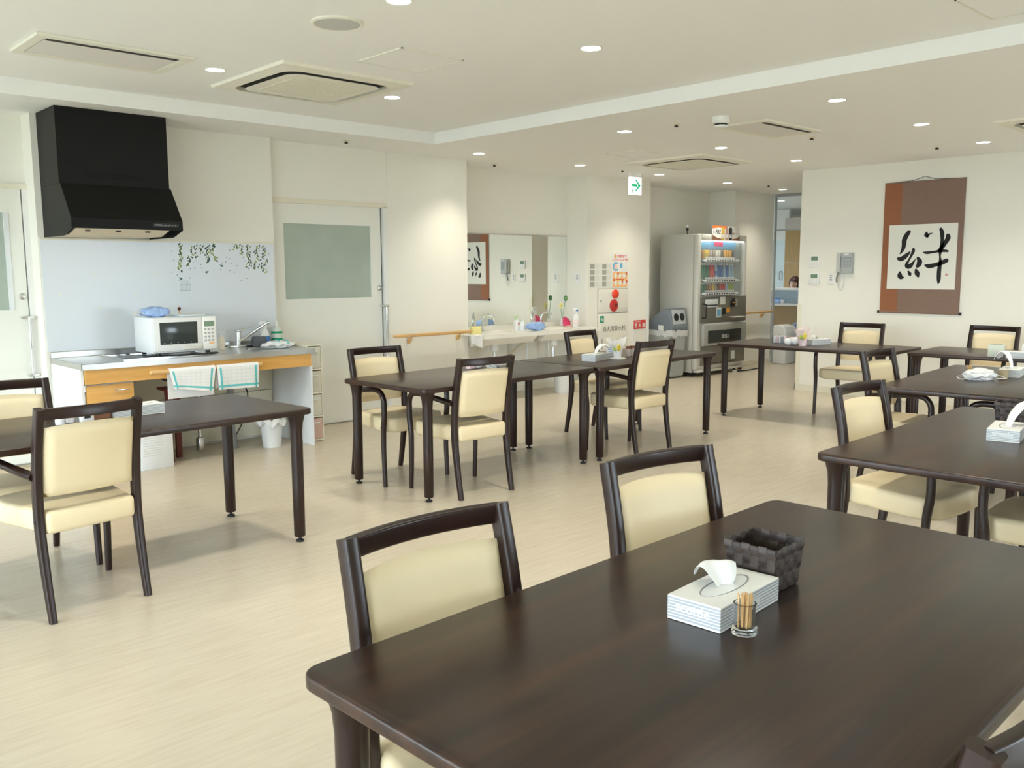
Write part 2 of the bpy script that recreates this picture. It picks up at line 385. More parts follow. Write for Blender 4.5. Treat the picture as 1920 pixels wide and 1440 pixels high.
tube(bm, [(t_[0], -0.045, t_[1]), (t_[0], -0.045, b_[1])], 0.011, 12); box(bm, t_[0]-0.05, t_[0]+0.03, -0.05, 0, t_[1]-0.006, t_[1]+0.014, 0.004); box(bm, t_[0]-0.03, t_[0]+0.04, -0.05, 0, b_[1]-0.02, b_[1], 0.004)
part('pull_bar', bm, 'chrome', d1)
bm = B(); lx = d1x(57, 470); box(bm, lx[0]-0.02, lx[0]+0.02, -0.004, 0, lx[1]-0.05, lx[1]+0.05, 0.002); part('hook_plate', bm, 'white_gloss', d1)

# ================================================================== ceiling fixtures
DOWN = [(2.495, 3.39, ZT, 'over the near tables by the round speaker'), (2.495, 5.255, ZT, 'beside the long ceiling vent'), (3.785, 5.245, ZT, 'beside the square air conditioner near the kitchen'), (3.785, 3.39, ZT, 'in the middle of the raised ceiling'),
        (5.70, 6.52, ZC, 'in front of the blank wall with the handrail'), (7.13, 6.53, ZC, 'in front of the washbasin mirror'), (5.69, 4.73, ZC, 'on the lower ceiling between beam and vent'), (8.51, 6.54, ZC, 'in front of the fire hydrant box'),
        (7.10, 4.76, ZC, 'between the ceiling vent and the far air conditioner'), (9.99, 6.59, ZC, 'above the vending machine'), (8.51, 4.80, ZC, 'near the passage corner of the scroll wall'), (11.37, 6.6, ZC, 'at the end of the passage'),
        (5.71, 2.94, ZC, 'nearest the beam on the right'), (7.14, 2.98, ZC, 'above the far right tables'), (8.56, 3.02, ZC, 'in front of the hanging scroll')]
HID = [(x, 1.53, ZT) for x in (2.495, 3.785)] + [(1.2, 3.39, ZT), (1.2, 5.25, ZT)] + [(5.71, 1.15, ZC), (7.14, 1.15, ZC), (8.56, 1.15, ZC), (5.71, -0.65, ZC), (7.14, -0.65, ZC), (8.56, -0.65, ZC)]
bm = B(); lathe(bm, [(0.052, -0.0005), (0.058, -0.004), (0.062, -0.003), (0.064, 0.0)], n=24); ring_o = part('trim_ring', bm, 'white_trim')
bm = B(); lathe(bm, [(0, -0.0015), (0.053, -0.0015)], n=24); disc_o = part('lamp_disc', bm, 'lamp_disc')
sp = bpy.data.lights.new('downlight_beam', 'SPOT'); sp.energy = DL_W; sp.color = DL_C; sp.spot_size = math.radians(110); sp.spot_blend = 1.0; sp.shadow_soft_size = 0.04
for i, (x, y, z, wh) in enumerate(DOWN + [(a, b, c, None) for a, b, c in HID]):
    t = thing('ceiling_downlight', 'round recessed downlight ' + (wh or 'of the same row out of the picture'), 'downlight', (x, y, z), 0, 'recessed ceiling downlights')
    for src in (ring_o, disc_o):
        c = src if i == 0 else src.copy()
        if i: COL.objects.link(c)
        c.parent = t
    l = bpy.data.objects.new('downlight_beam', sp); COL.objects.link(l); l.location = (x, y, z-0.012)

def ring_poly(a, r, n=8): return rrect(a, a, r, n)
def cassette(cx, cy, z, label):
    t = thing('ceiling_air_conditioner', label, 'air conditioner', (cx, cy, z), 0, 'ceiling cassette air conditioners')
    A, G0, G1 = 0.475, 0.385, 0.335
    bm = B()
    outer = rrect(A, A, 0.02, 8); inner = rrect(G0, G0, 0.12, 8)
    def loop(p, zz): return [bm.verts.new((x, y, zz)) for x, y in p]
    rings = [loop(outer, 0), loop(rrect(A-0.006, A-0.006, 0.018, 8), -0.018), loop(inner, -0.028)]
    n = len(outer)
    for P, Q in zip(rings, rings[1:]):
        for i in range(n): bm.faces.new((P[i], P[(i+1) % n], Q[(i+1) % n], Q[i]))
    part('panel_frame', bm, 'ac_cream', t)
    bm = B()
    rings = [loop(inner, -0.0275), loop(inner, -0.001)]
    for i in range(n): bm.faces.new((rings[0][i], rings[0][(i+1) % n], rings[1][(i+1) % n], rings[1][i]))
    part('duct_wall', bm, 'ac_cream', t)
    cen = rrect(G1, G1, 0.10, 8)
    bm = B(); rings = [loop(cen, -0.0295), loop(cen, -0.001), loop(inner, -0.001)]
    for P, Q in zip(rings, rings[1:]):
        for i in range(n): bm.faces.new((P[i], P[(i+1) % n], Q[(i+1) % n], Q[i]))
    part('air_slot', bm, 'dark_slot', t)
    bm = B(); prism(bm, rrect(G1+0.001, G1+0.001, 0.10, 8), -0.0305, -0.0295); part('centre_panel', bm, 'ac_cream', t)
    bm = B()
    prism(bm, rrect(0.255, 0.255, 0.03, 4), -0.034, -0.0305); g = part('grille', bm, 'ac_grille', t)
    bm = B()
    for k in range(17): box(bm, -0.245, 0.245, -0.244+k*0.03, -0.232+k*0.03, -0.037, -0.0342)
    part('grille_bars', bm, 'ac_cream', g, smooth=False)
    return t
cassette(3.14, 5.23, ZT, 'large square cassette air conditioner on the raised ceiling')
cassette(7.78, 5.58, ZC, 'square cassette air conditioner near the vending alcove')
cassette(7.86, 2.08, ZC, 'square cassette air conditioner cut by the right edge of view')
def vent(cx, cy, lx, ly, z, label):
    t = thing('ceiling_vent', label, 'vent', (cx, cy, z), 0, 'rectangular ceiling vents')
    bm = B(); a, b = lx/2, ly/2
    for x0, x1, y0, y1 in ((-a, a, -b, -b+0.055), (-a, a, b-0.055, b), (-a, -a+0.055, -b+0.055, b-0.055), (a-0.055, a, -b+0.055, b-0.055)): box(bm, x0, x1, y0, y1, -0.016, 0, 0.003)
    part('frame', bm, 'ac_cream', t, smooth=False)
    bm = B(); box(bm, -a+0.06, a-0.06, -b+0.095, b-0.065, -0.014, -0.002); part('face_plate', bm, 'grey_panel', t, smooth=False)
    bm = B(); box(bm, -a+0.07, a-0.07, -b+0.060, -b+0.094, -0.0165, -0.0005); part('air_slot', bm, 'dark_slot', t, smooth=False)
    bm = B(); box(bm, -a+0.055, a-0.055, -b+0.055, b-0.055, -0.0018, -0.0002); part('back_plate', bm, 'grey_panel', t, smooth=False)
vent(1.86, 5.28, 0.82, 0.50, ZT, 'long rectangular ceiling vent near the kitchen door')
vent(6.42, 3.86, 0.83, 0.46, ZC, 'rectangular ceiling vent beside the smoke detector')
def hatch(x0, x1, y0, y1, z, label):
    t = thing('ceiling_hatch', label, 'access hatch', ((x0+x1)/2, (y0+y1)/2, z), 0, 'flush ceiling access hatches')
    a, b = (x1-x0)/2, (y1-y0)/2
    bm = B(); box(bm, -a+0.012, a-0.012, -b+0.012, b-0.012, -0.004, 0); part('lid', bm, 'ceiling_paint', t, smooth=False)
    bm = B()
    for q in ((-a, a, -b, -b+0.008), (-a, a, b-0.008, b), (-a, -a+0.008, -b, b), (a-0.008, a, -b, b)): box(bm, *q, -0.006, 0)
    part('rim', bm, 'ac_cream', t, smooth=False)
hatch(3.0, 3.44, 4.06, 4.5, ZT, 'flush access hatch in the middle of the raised ceiling')
hatch(4.35, 4.8, 1.25, 1.695, ZT, 'flush access hatch at the upper right edge of the raised ceiling')
hatch(6.62, 6.97, 5.36, 5.73, ZC, 'flush access hatch beside the far air conditioner')
t = thing('ceiling_speaker', 'round flat grey speaker set in the raised ceiling', 'speaker', (2.485, 3.885, ZT))
bm = B(); lathe(bm, [(0.128, 0), (0.128, -0.006), (0.116, -0.012), (0.110, -0.008)], n=32); part('rim', bm, 'ac_cream', t)
bm = B(); lathe(bm, [(0, -0.012), (0.111, -0.009)], n=32); part('grille', bm, mat('speaker_grey', (0.55, 0.56, 0.54), 0.7), t)
p = on_z(1352, 219, ZC); t = thing('smoke_detector', 'white cylindrical detector with dark slots beside the ceiling vent', 'smoke detector', (p.x, p.y, ZC))
bm = B(); lathe(bm, [(0, 0), (0.065, 0), (0.065, -0.035), (0.05, -0.05), (0, -0.05)]); part('base', bm, 'white_plastic', t)
bm = B(); lathe(bm, [(0.046, -0.0505), (0.046, -0.062), (0, -0.062)]); part('sensor', bm, 'black', t)
bm = B(); lathe(bm, [(0, -0.0625), (0.05, -0.0625), (0.045, -0.075), (0, -0.075)]); part('cap', bm, 'white_plastic', t)
for px, py, wh in ((649, 264, 'above the sliding kitchen door'), (1268, 232, 'between the beam and the smoke detector'), (1757, 275, 'in front of the hanging scroll'), (1167, 319, 'in front of the exit sign'), (1441, 347, 'at the end of the passage'), (927, 308, 'above the washbasin'), (1522, 257, 'at the corner of the ceiling vent')):
    p = on_z(px, py, ZC); t = thing('sprinkler_head', 'small sprinkler head in the ceiling ' + wh, 'sprinkler', (p.x, p.y, ZC), 0, 'ceiling sprinkler heads')
    bm = B(); lathe(bm, [(0, 0), (0.030, 0), (0.026, -0.006), (0.012, -0.008), (0, -0.008)], n=16); part('escutcheon', bm, 'cream_trim', t)
    bm = B(); lathe(bm, [(0, -0.0082), (0.008, -0.0082), (0.016, -0.02), (0.016, -0.023), (0, -0.023)], n=12); part('deflector', bm, 'dark_slot', t)
# exit sign
a = on_y(1182, 331, 6.64); b = on_y(1203, 366, 6.64)
t = thing('exit_sign', 'white lit exit sign with green arrow hanging from the ceiling', 'exit sign', ((a.x+b.x)/2, 6.64, b.z))
w, h = (b.x-a.x)/2, a.z-b.z
bm = B(); box(bm, -w, w, 0, 0.03, 0, h, 0.003); part('face', bm, 'sign_white', t)
bm = B(); box(bm, -w*0.9, w*0.9, 0.005, 0.027, h, ZC-b.z); part('mount', bm, 'white_plastic', t)
k = w*2
bm = B()
for poly in ([(-0.36, 0.46), (0.10, 0.46), (0.10, 0.60), (-0.36, 0.60)], [(0.40, 0.53), (0.02, 0.86), (-0.10, 0.86), (0.17, 0.60), (0.17, 0.46), (-0.10, 0.20), (0.02, 0.20)]):
    prism(bm, [(x*k, y*h) for x, y in poly], -0.0012, -0.0002, 'y')
part('arrow', bm, 'sign_green', t, smooth=False)
bm = B()
for poly in ([(-0.42, 0.10), (-0.39, 0.10), (-0.37, 0.26), (-0.40, 0.26)], [(-0.30, 0.08), (-0.27, 0.08), (-0.26, 0.27), (-0.33, 0.27), (-0.35, 0.21), (-0.30, 0.22)]):
    prism(bm, [(x*k, y*h) for x, y in poly], -0.0012, -0.0002, 'y')
part('runner_mark', bm, 'green_print', t, smooth=False)

# ================================================================== dining tables
TH, TT = 0.70, 0.030
def make_table(label, loc, rz, TL=1.62, TW=0.825):
    t = thing('dining_table', label, 'table', loc, rz, 'dark dining tables')
    bm = B(); prism(bm, rrect(TL/2, TW/2, 0.04, 5), TH-TT, TH, 'z', bev=0.007); part('tabletop', bm, 'dark_table', t)
    for sx in (-1, 1):
        for sy in (-1, 1):
            bm = B(); cx, cy = sx*(TL/2-0.071), sy*(TW/2-0.0605)
            lathe(bm, [(0.0, 0.028), (0.026, 0.028), (0.029, 0.034), (0.0305, 0.30), (0.031, 0.58), (0.035, 0.625), (0.043, 0.655), (0.046, TH-TT-0.0005), (0, TH-TT-0.0005)], (cx, cy, 0), 18)
            lg = part('leg', bm, 'dark_wood', t)
            bm = B(); lathe(bm, [(0, 0), (0.021, 0), (0.022, 0.006), (0.017, 0.012), (0.007, 0.014), (0.007, 0.0278), (0, 0.0278)], (cx, cy, 0), 14); part('levelling_foot', bm, 'rubber', lg)
    return t
R = math.radians
TABLES = {'T1': (1.508, 4.344, 3.4, 'dark dining table in front of the kitchen counter'),
          'T2': (3.961, 4.589, 3.0, 'dark dining table in the centre, left one of the joined pair'),
          'T2b': (5.588, 4.648, 3.4, 'dark dining table in the centre, right one of the joined pair'),
          'T3': (7.663, 4.058, -87.5, 'dark dining table standing crosswise below the thermostats'),
          'T4': (6.0, 2.02, 4.5, 'dark dining table holding the crumpled white face mask'),
          'T4b': (3.934, 1.254, 2.0, 'dark dining table holding a brown basket at the right edge'),
          'T5': (1.576, 0.903, 1.5, 'large dark dining table filling the foreground'),
          'T6': (7.93, 2.363, -86.6, 'dark dining table below the hanging scroll at the right')}
tb = None; TREF = {}
for k, (x, y, a, lb) in TABLES.items():
    TREF[k] = make_table(lb, (x, y, 0), R(a), 1.656, 0.92) if k == 'T5' else make_table(lb, (x, y, 0), R(a)) if tb is None else dup(tb, (x, y, 0), R(a), lb)
    tb = tb or TREF[k]

# ================================================================== dining chairs (local +x is the way a sitter faces)
def catmull(P, n=6):
    P = [Vector(p) for p in P]; out = []
    for i in range(len(P)-1):
        p0, p1, p2, p3 = P[max(i-1, 0)], P[i], P[i+1], P[min(i+2, len(P)-1)]
        for k in range(n):
            t = k/n; out.append(0.5*((2*p1)+(p2-p0)*t+(2*p0-5*p1+4*p2-p3)*t*t+(3*p1-p0-3*p2+p3)*t**3))
    return out+[P[-1]]
def make_chair():
    t = thing('dining_armchair', '-', 'chair', (0, 0, 0), 0, 'dark wood armchairs with cream vinyl')
    for s in (-1, 1):
        # rear post: foot splays back, upper half leans back
        path = catmull([(-0.232, s*0.200, 0), (-0.200, s*0.201, 0.18), (-0.176, s*0.202, 0.36), (-0.176, s*0.203, 0.50), (-0.196, s*0.202, 0.68), (-0.238, s*0.200, 0.868)], 5)
        N = len(path)
        bm = B(); sweep(bm, path, rrect(0.0172, 0.0205, 0.009, 3), side=(0, 1, 0), scale=[(0.80+0.20*min(1, i/8), 0.72+0.28*min(1, i/10)) for i in range(N)]); lg = part('rear_leg', bm, 'dark_wood', t)
        bm = B(); lathe(bm, [(0, 0), (0.006, 0), (0.006, 0.002), (0, 0.002)], n=10); sc = part('bolt', bm, 'rubber', lg); sc.location = (-0.176, s*0.2205, 0.41); sc.rotation_euler = (-s*PI/2, 0, 0)
        # front leg
        path = catmull([(0.232, s*0.258, 0), (0.222, s*0.258, 0.20), (0.222, s*0.258, 0.36), (0.235, s*0.259, 0.46), (0.236, s*0.259, 0.54)], 5)
        N = len(path)
        bm = B(); sweep(bm, path, circ(0.0185, 12), side=(0, 1, 0), scale=[0.80+0.20*min(1, i/12) for i in range(N)]); lg = part('front_leg', bm, 'dark_wood', t)
        bm = B(); lathe(bm, [(0, 0), (0.006, 0), (0.006, 0.002), (0, 0.002)], n=10); sc = part('bolt', bm, 'rubber', lg); sc.location = (0.222, s*0.2768, 0.39); sc.rotation_euler = (-s*PI/2, 0, 0)
        # arm: bends back over the top of the front leg to the rear post
        path = catmull([(0.236, s*0.259, 0.538), (0.232, s*0.260, 0.575), (0.212, s*0.261, 0.608), (0.175, s*0.259, 0.626), (0.10, s*0.252, 0.627), (-0.03, s*0.236, 0.612), (-0.175, s*0.213, 0.592)], 5)
        bm = B(); sweep(bm, path, circ(0.0178, 12), side=(0, 1, 0)); part('armrest', bm, 'dark_wood', t)
    # top rail, bowed backwards
    path = [(-0.238-0.030*(1-(k/8)**2), 0.196*k/8, 0.846) for k in range(-8, 9)]
    bm = B(); sweep(bm, path, rrect(0.0235, 0.0115, 0.006, 3), side=(0.12, 0, 1)); part('top_rail', bm, 'dark_wood', t)
    # back pad
    bm = B(); nu, nv = 16, 12
    def padpt(u, v, side):
        y = 0.186*u; z = 0.505 + 0.285*v; z += 0.010*(1-u*u)*(1 if v > 0.5 else -0.3)*abs(2*v-1)
        base = -0.180 - 0.047*v**1.3 - 0.028*(1-u*u)*(0.4+0.6*v)
        e = min(1-abs(u), 1.0); f = min(v, 1-v)*2*0.75
        k = math.sqrt(max(0, 1-(1-min(1, e/0.12))**2))*math.sqrt(max(0, 1-(1-min(1, f/0.12))**2))
        return Vector((base + side*0.019*k, y, z))
    gs = {}
    for sd in (1, -1): gs[sd] = [[bm.verts.new(padpt(-1+2*i/nu, j/nv, sd)) for j in range(nv+1)] for i in range(nu+1)]
    for sd in (1, -1):
        g = gs[sd]
        for i in range(nu):
            for j in range(nv): bm.faces.new((g[i][j], g[i+1][j], g[i+1][j+1], g[i][j+1]))
    bmesh.ops.remove_doubles(bm, verts=bm.verts[:], dist=1e-5)
    part('back_pad', bm, 'vinyl_cream', t, ang=80)
    # seat
    bm = B()
    poly = [(-0.205, -0.182), (0.10, -0.232), (0.205, -0.238)] + [(0.25+0.02*math.cos(a), 0.20*math.sin(a)) for a in [-1.2, -0.7, 0, 0.7, 1.2]] + [(0.205, 0.238), (0.10, 0.232), (-0.205, 0.182)]
    prism(bm, poly, 0.352, 0.445, 'z', bev=0.020)
    for v in bm.verts:
        if v.co.z > 0.42: v.co.z += 0.012*max(0, 1-(v.co.y/0.24)**2)*max(0, 1-((v.co.x-0.03)/0.26)**2)
    part('seat', bm, 'vinyl_cream', t, ang=50)
    bm = B(); box(bm, -0.12, 0.17, -0.14, 0.14, 0.346, 0.356)
    part('seat_base', bm, 'dark_wood', t, smooth=False)
    return t
CHAIRS = [
 (1.122, 4.61, -90, 'dark armchair with cream back cut by the left edge, behind the kitchen table'),
 (1.159, 4.003, 97.6, 'dark armchair seen from behind at the kitchen table'),
 (3.529, 4.926, -90.0, 'dark armchair facing us at the far side of the left centre table'),
 (3.614, 4.303, 86.6, 'dark armchair seen from behind at the left centre table'),
 (5.785, 5.032, -83.8, 'dark armchair in front of the washbasin behind the right centre table'),
 (5.353, 4.355, 89.1, 'dark armchair seen from behind at the right centre table'),
 (8.239, 3.985, 185, 'dark armchair against the scroll wall, left of the scroll'),
 (5.704, 2.354, -91.0, 'dark armchair at the left side of the table with the face mask'),
 (3.944, 1.638, -93.1, 'dark armchair at the left side of the table with the basket at the edge'),
 (1.125, 1.228, -90.8, 'dark armchair at the near left corner of the foreground table'),
 (2.001, 1.31, -96.5, 'dark armchair at the far left corner of the foreground table'),
 (8.58, 2.92, 178, 'dark armchair against the wall below the right side of the scroll'),
 (1.192, 0.562, 93, 'dark armchair in the lower right corner, only its top rail showing'),
 (3.85, 0.96, 92, 'dark armchair at the right edge, arm and seat under the table with the basket'),
 (5.645, 1.665, 92, 'dark armchair whose arm shows behind the table with the basket'),
]
c0 = make_chair()
for i, (x, y, a, lb) in enumerate(CHAIRS):
    if i == 0: c0.location = (x, y, 0); c0.rotation_euler = (0, 0, R(a)); c0['label'] = lb
    else: dup(c0, (x, y, 0), R(a), lb)

# ================================================================== kitchen corner
HX0, HX1 = 1.952, 2.70
t = thing('range_hood', 'black range hood on the kitchen wall', 'range hood', (HX0, YK-0.001, 1.643)); hw = HX1-HX0
bm = B(); prism(bm, [(0, 0.35), (-0.405, 0.35), (-0.405, 0.856), (0, 0.856)], 0, hw, 'x'); part('duct_cover', bm, 'hood_black', t, smooth=False)
bm = B()
prof = [(0, 0.0), (-0.44, 0.0), (-0.608, 0.045), (-0.608, 0.110), (-0.430, 0.348), (0, 0.348)]
prism(bm, prof, 0.0, 0.006, 'x'); prism(bm, prof, hw-0.006, hw, 'x')
prism(bm, [(-0.60, 0.045), (-0.608, 0.045), (-0.608, 0.110), (-0.430, 0.348), (0, 0.348), (0, 0.335), (-0.425, 0.335), (-0.60, 0.105)], 0.006, hw-0.006, 'x')
part('canopy', bm, 'hood_black', t, smooth=False)
bm = B(); prism(bm, [(-0.598, 0.046), (-0.44, 0.004), (-0.02, 0.004), (-0.02, 0.012), (-0.44, 0.012), (-0.598, 0.056)], 0.03, hw-0.09, 'x'); fl = part('filter_panel', bm, mat('filter_cream', (0.70, 0.60, 0.44), 0.5), t, smooth=False)
bm = B()
for k in range(3): box(bm, 0.10+k*0.2, 0.13+k*0.2, -0.565, -0.55, 0.026, 0.0345)
part('filter_catch', bm, 'black', fl, smooth=False)['kind'] = 'stuff'
bm = B(); box(bm, hw-0.088, hw-0.012, -0.58, -0.44, 0.055, 0.065); part('lamp_cover', bm, 'white_gloss', t)
bm = B()
for k in range(7):
    for j in range(2): box(bm, 0.175+k*0.058, 0.22+k*0.058, -0.4075, -0.4045, 0.395+j*0.022, 0.407+j*0.022)
part('slot', bm, mat('pitch', (0.002, 0.002, 0.002), 0.9), t, smooth=False)
bm = B(); box(bm, hw-0.21, hw-0.03, -0.6095, -0.607, 0.068, 0.092, 0.001); pn = part('control_strip', bm, mat('strip_grey', (0.03, 0.03, 0.03), 0.3), t)
bm = B(); box(bm, 0.09, 0.135, -0.600, -0.5995, 0, 0.001); bm.free()
bm = B(); box(bm, hw-0.195, hw-0.15, -0.6105, -0.6096, 0.079, 0.084)
for k in range(4): box(bm, hw-0.125+k*0.022, hw-0.117+k*0.022, -0.6105, -0.6096, 0.076, 0.079)
part('button', bm, 'phone_grey', pn, smooth=False)

# splash panel with vine stickers
SZ0, SZ1 = 0.83, 1.628
t = thing('splashback', 'glossy white splashback panel with green vine stickers', 'splashback', (XK0+0.012, YK-0.001, SZ0))
bm = B(); box(bm, 0, XK1-XK0-0.024, -0.006, 0, 0, SZ1-SZ0); part('panel', bm, 'splash_panel', t, smooth=False)
bm = B(); box(bm, 0, XK1-XK0-0.024, -0.012, 0, SZ1-SZ0, SZ1-SZ0+0.014); part('top_bead', bm, 'cream_trim', t, smooth=False)
def spl(x, y): p = on_y(x, y, YK-0.007); return p.x-XK0-0.012, p.z-SZ0
def crop4(u, v): return spl(300+u/8.727, 450+v/8.727)
def leaf(bm, x, z, a, L, wd):
    c, s = math.cos(a), math.sin(a); P = []
    for k in range(8):
        th = 2*PI*k/8; lx, lz = L*math.cos(th), wd*math.sin(th)*(1-0.35*math.cos(th)); P.append((x+c*lx-s*lz, z+s*lx+c*lz))
    quad(bm, [(px, -0.0066, pz) for px, pz in P])
bd, bl = B(), B()
vines = [(330, 60, 520, 20), (480, 270, 420, 20), (560, 90, 300, 30), (680, 90, 210, 26), (770, 90, 380, 22), (850, 70, 240, 26), (900, 270, 350, 14), (1230, 80, 160, 22), (1320, 80, 250, 24), (1450, 80, 470, 24), (1510, 370, 480, 30), (1590, 90, 460, 26), (1700, 100, 540, 28)]
rv = random.Random(3)
for cx, v0, v1, wd in vines:
    v = v0
    while v < v1:
        x, z = crop4(cx+rv.uniform(-1.7*wd, 1.7*wd)+12*math.sin(v/40), v)
        leaf(bl if rv.random() < 0.48 else bd, x, z, rv.uniform(0.2, 2.9), rv.uniform(0.008, 0.013), rv.uniform(0.0038, 0.006)); v += rv.uniform(9, 19)
for _ in range(46):
    x, z = crop4(rv.uniform(180, 1780), rv.uniform(150, 680)**1.0); leaf(bd, x, z, rv.uniform(0, 3), 0.0050, 0.0032)
part('vine_leaf', bd, mat('print_teal', (0.07, 0.14, 0.12), 0.6), t, smooth=False)['kind'] = 'stuff'; part('pale_leaf', bl, mat('print_lime', (0.38, 0.44, 0.14), 0.6), t, smooth=False)['kind'] = 'stuff'
bm = B()
for u, v, fl in ((1005, 425, 1), (770, 528, -1), (335, 632, 1)):
    x, z = crop4(u, v); quad(bm, [(x+dx*fl, -0.0067, z+dz) for dx, dz in ((-0.016, 0.010), (0.012, 0.008), (0.017, -0.003), (0.002, -0.010))])
part('bird', bm, mat('print_bird', (0.09, 0.20, 0.19), 0.6), t, smooth=False)
bm = B(); cx, cz = crop4(415, 830)
for k in range(9):
    u = -0.040+0.010*k; hh = 0.060+0.028*math.sqrt(max(0, 1-(u/0.042)**2)); box(bm, cx+u-0.0005, cx+u+0.0005, -0.0068, -0.0062, cz, cz+hh)
for zz in (0, 0.004, 0.045, 0.047): box(bm, cx-0.042, cx+0.042, -0.0068, -0.0062, cz+zz, cz+zz+0.0016)
part('birdcage', bm, mat('print_grey', (0.30, 0.38, 0.38), 0.6), t, smooth=False)
bm = B()
for px, py in ((175, 514), (113, 552), (255, 552), (188, 575), (295, 514)):
    x, z = spl(px, py); leaf(bm, x, z, 0.4, 0.012, 0.006)
part('faded_flower', bm, mat('print_pale', (0.78, 0.76, 0.58), 0.6), t, smooth=False)

# kitchen unit and its steel top
CX0, CX1, CY0, CZ = 1.935, 3.70, 6.245, 0.785
t = thing('kitchen_unit', 'open wheelchair kitchen unit with honey wood front and white side panels', 'kitchen unit', (CX0, YK, 0)); L = CX1-CX0; D = YK-CY0
for x0, x1 in ((0.0, 0.018), (L-0.03, L-0.012)):
    bm = B(); box(bm, x0, x1, -D+0.03, -0.012, 0, CZ-0.038); part('side_panel', bm, 'white_gloss', t, smooth=False)
bm = B(); box(bm, 0.022, L-0.03, -D+0.012, -D+0.030, CZ-0.138, CZ-0.038); part('apron', bm, 'honey_wood', t, smooth=False)
bm = B(); box(bm, 0.022, 0.345, -D+0.05, -0.02, 0.06, CZ-0.145); part('cabinet_body', bm, 'white_gloss', t, smooth=False)
bm = B(); box(bm, 0.030, 0.342, -D+0.030, -D+0.049, 0.08, CZ-0.150, 0.001); dr = part('cabinet_door', bm, 'honey_wood', t)
bm = B(); box(bm, 0.210, 0.318, -D+0.012, -D+0.018, 0.590, 0.598, 0.001); box(bm, 0.212, 0.218, -D+0.018, -D+0.030, 0.590, 0.598); box(bm, 0.310, 0.316, -D+0.018, -D+0.030, 0.590, 0.598); part('handle', bm, 'chrome', dr)
bm = B(); box(bm, 0.36, 1.715, -0.03, -0.012, 0.02, 0.40); box(bm, 0.36, 1.715, -0.022, -0.012, 0.405, CZ-0.04)
part('back_board', bm, 'cream_trim', t, smooth=False)
bm = B(); box(bm, 0.018, 0.026, -D+0.029, -D+0.049, 0.60, CZ-0.145); part('edge_strip', bm, 'white_gloss', t, smooth=False)
bm = B()   # pencilled scribble on the white side panel
for k in range(5):
    y0 = -D+0.06+0.012*k; z0 = 0.60+0.03*math.sin(k*2.3)
    for j in range(4): box(bm, L-0.0306, L-0.03, y0+0.004*j, y0+0.004*j+0.003, z0+0.006*math.sin(3.1*j+k), z0+0.006*math.sin(3.1*j+k)+0.002)
part('scribble', bm, 'grey_print', t, smooth=False)
ct = thing('kitchen_worktop', 'stainless steel kitchen worktop with round sink', 'worktop', (CX0, YK, CZ-0.038))
bm = B(); zt = 0.038; sx, sy, sr = 1.50, -0.40, 0.175
# top with a round hole for the sink
ring_in = [(sx+sr*math.cos(2*PI*i/32), sy+0.80*sr*math.sin(2*PI*i/32)) for i in range(32)]
vs = [bm.verts.new((x, y, zt)) for x, y in ring_in]
def out_pt(x, y):
    dx, dy = x-sx, y-sy; k = 1e9
    for lim, dd in ((L+0.0-sx, dx), (-sx, dx), (-0.012-sy, dy), (-D-sy, dy)):
        if dd*lim > 1e-9: k = min(k, lim/dd)
    return (sx+dx*k, sy+dy*k)
def angs():
    c = [math.atan2(-0.012-sy, L-sx), math.atan2(-0.012-sy, -sx), math.atan2(-D-sy, -sx)+2*PI, math.atan2(-D-sy, L-sx)+2*PI]; return c
vo = [bm.verts.new((*out_pt(x, y), zt)) for x, y in ring_in]
for i in range(32): bm.faces.new((vs[i], vs[(i+1) % 32], vo[(i+1) % 32], vo[i]))
for cx, cy in ((L, -0.012), (0, -0.012), (0, -D), (L, -D)):
    best = sorted(range(32), key=lambda i: abs(vo[i].co.x-cx)+abs(vo[i].co.y-cy))
    i = min(range(32), key=lambda i: (vo[i].co-Vector((cx, cy, zt))).length + (vo[(i+1) % 32].co-Vector((cx, cy, zt))).length)
    if (vo[i].co.x-vo[(i+1) % 32].co.x) and (vo[i].co.y-vo[(i+1) % 32].co.y): bm.faces.new((vo[i], vo[(i+1) % 32], bm.verts.new((cx, cy, zt))))
box(bm, 0, L, -D, -D+0.004, 0, zt); box(bm, 0, 0.004, -D, -0.012, 0, zt); box(bm, L-0.004, L, -D, -0.012, 0, zt)
box(bm, 0, L, -0.030, -0.012, zt, zt+0.042, 0.002)
part('top_sheet', bm, 'steel', ct, smooth=False)
bm = B()
lathe(bm, [(sr, zt), (sr*0.95, zt-0.02), (sr*0.80, zt-0.13), (sr*0.4, zt-0.15), (0.03, zt-0.155), (0, zt-0.155)], (0, 0, 0), 32)
for v in bm.verts: v.co.y = v.co.y*0.80+sy; v.co.x += sx
for f in [f for f in bm.faces if len(f.verts) > 8 and f.calc_center_median().z > zt-0.01]: bm.faces.remove(f)
part('sink_bowl', bm, mat('sink_steel', (0.80, 0.81, 0.82), 0.18, metal=1.0), ct)
# two-ring induction hob beside the sink
t = thing('induction_hob', 'black glass induction hob set in the steel worktop', 'hob', (CX0+0.31, YK-0.35, CZ))
bm = B(); box(bm, 0.02, 0.60, -0.21, 0.22, 0.0005, 0.006, 0.002); part('glass_plate', bm, mat('hob_glass', (0.03, 0.03, 0.03), 0.12), t)
bm = B()
for q in ((0.0, 0.62, -0.23, -0.2105), (0.0, 0.62, 0.2205, 0.24), (0.0, 0.0195, -0.2105, 0.2205), (0.6005, 0.62, -0.2105, 0.2205)): box(bm, *q, 0.0005, 0.009)
part('rim', bm, 'chrome', t, smooth=False)
bm = B()
for cx in (0.17, 0.45): tube(bm, [(cx+0.09*math.cos(a*PI/12), 0.0+0.09*math.sin(a*PI/12), 0.0065) for a in range(24)], 0.0015, 6, closed=True)
part('ring_mark', bm, 'phone_grey', t)

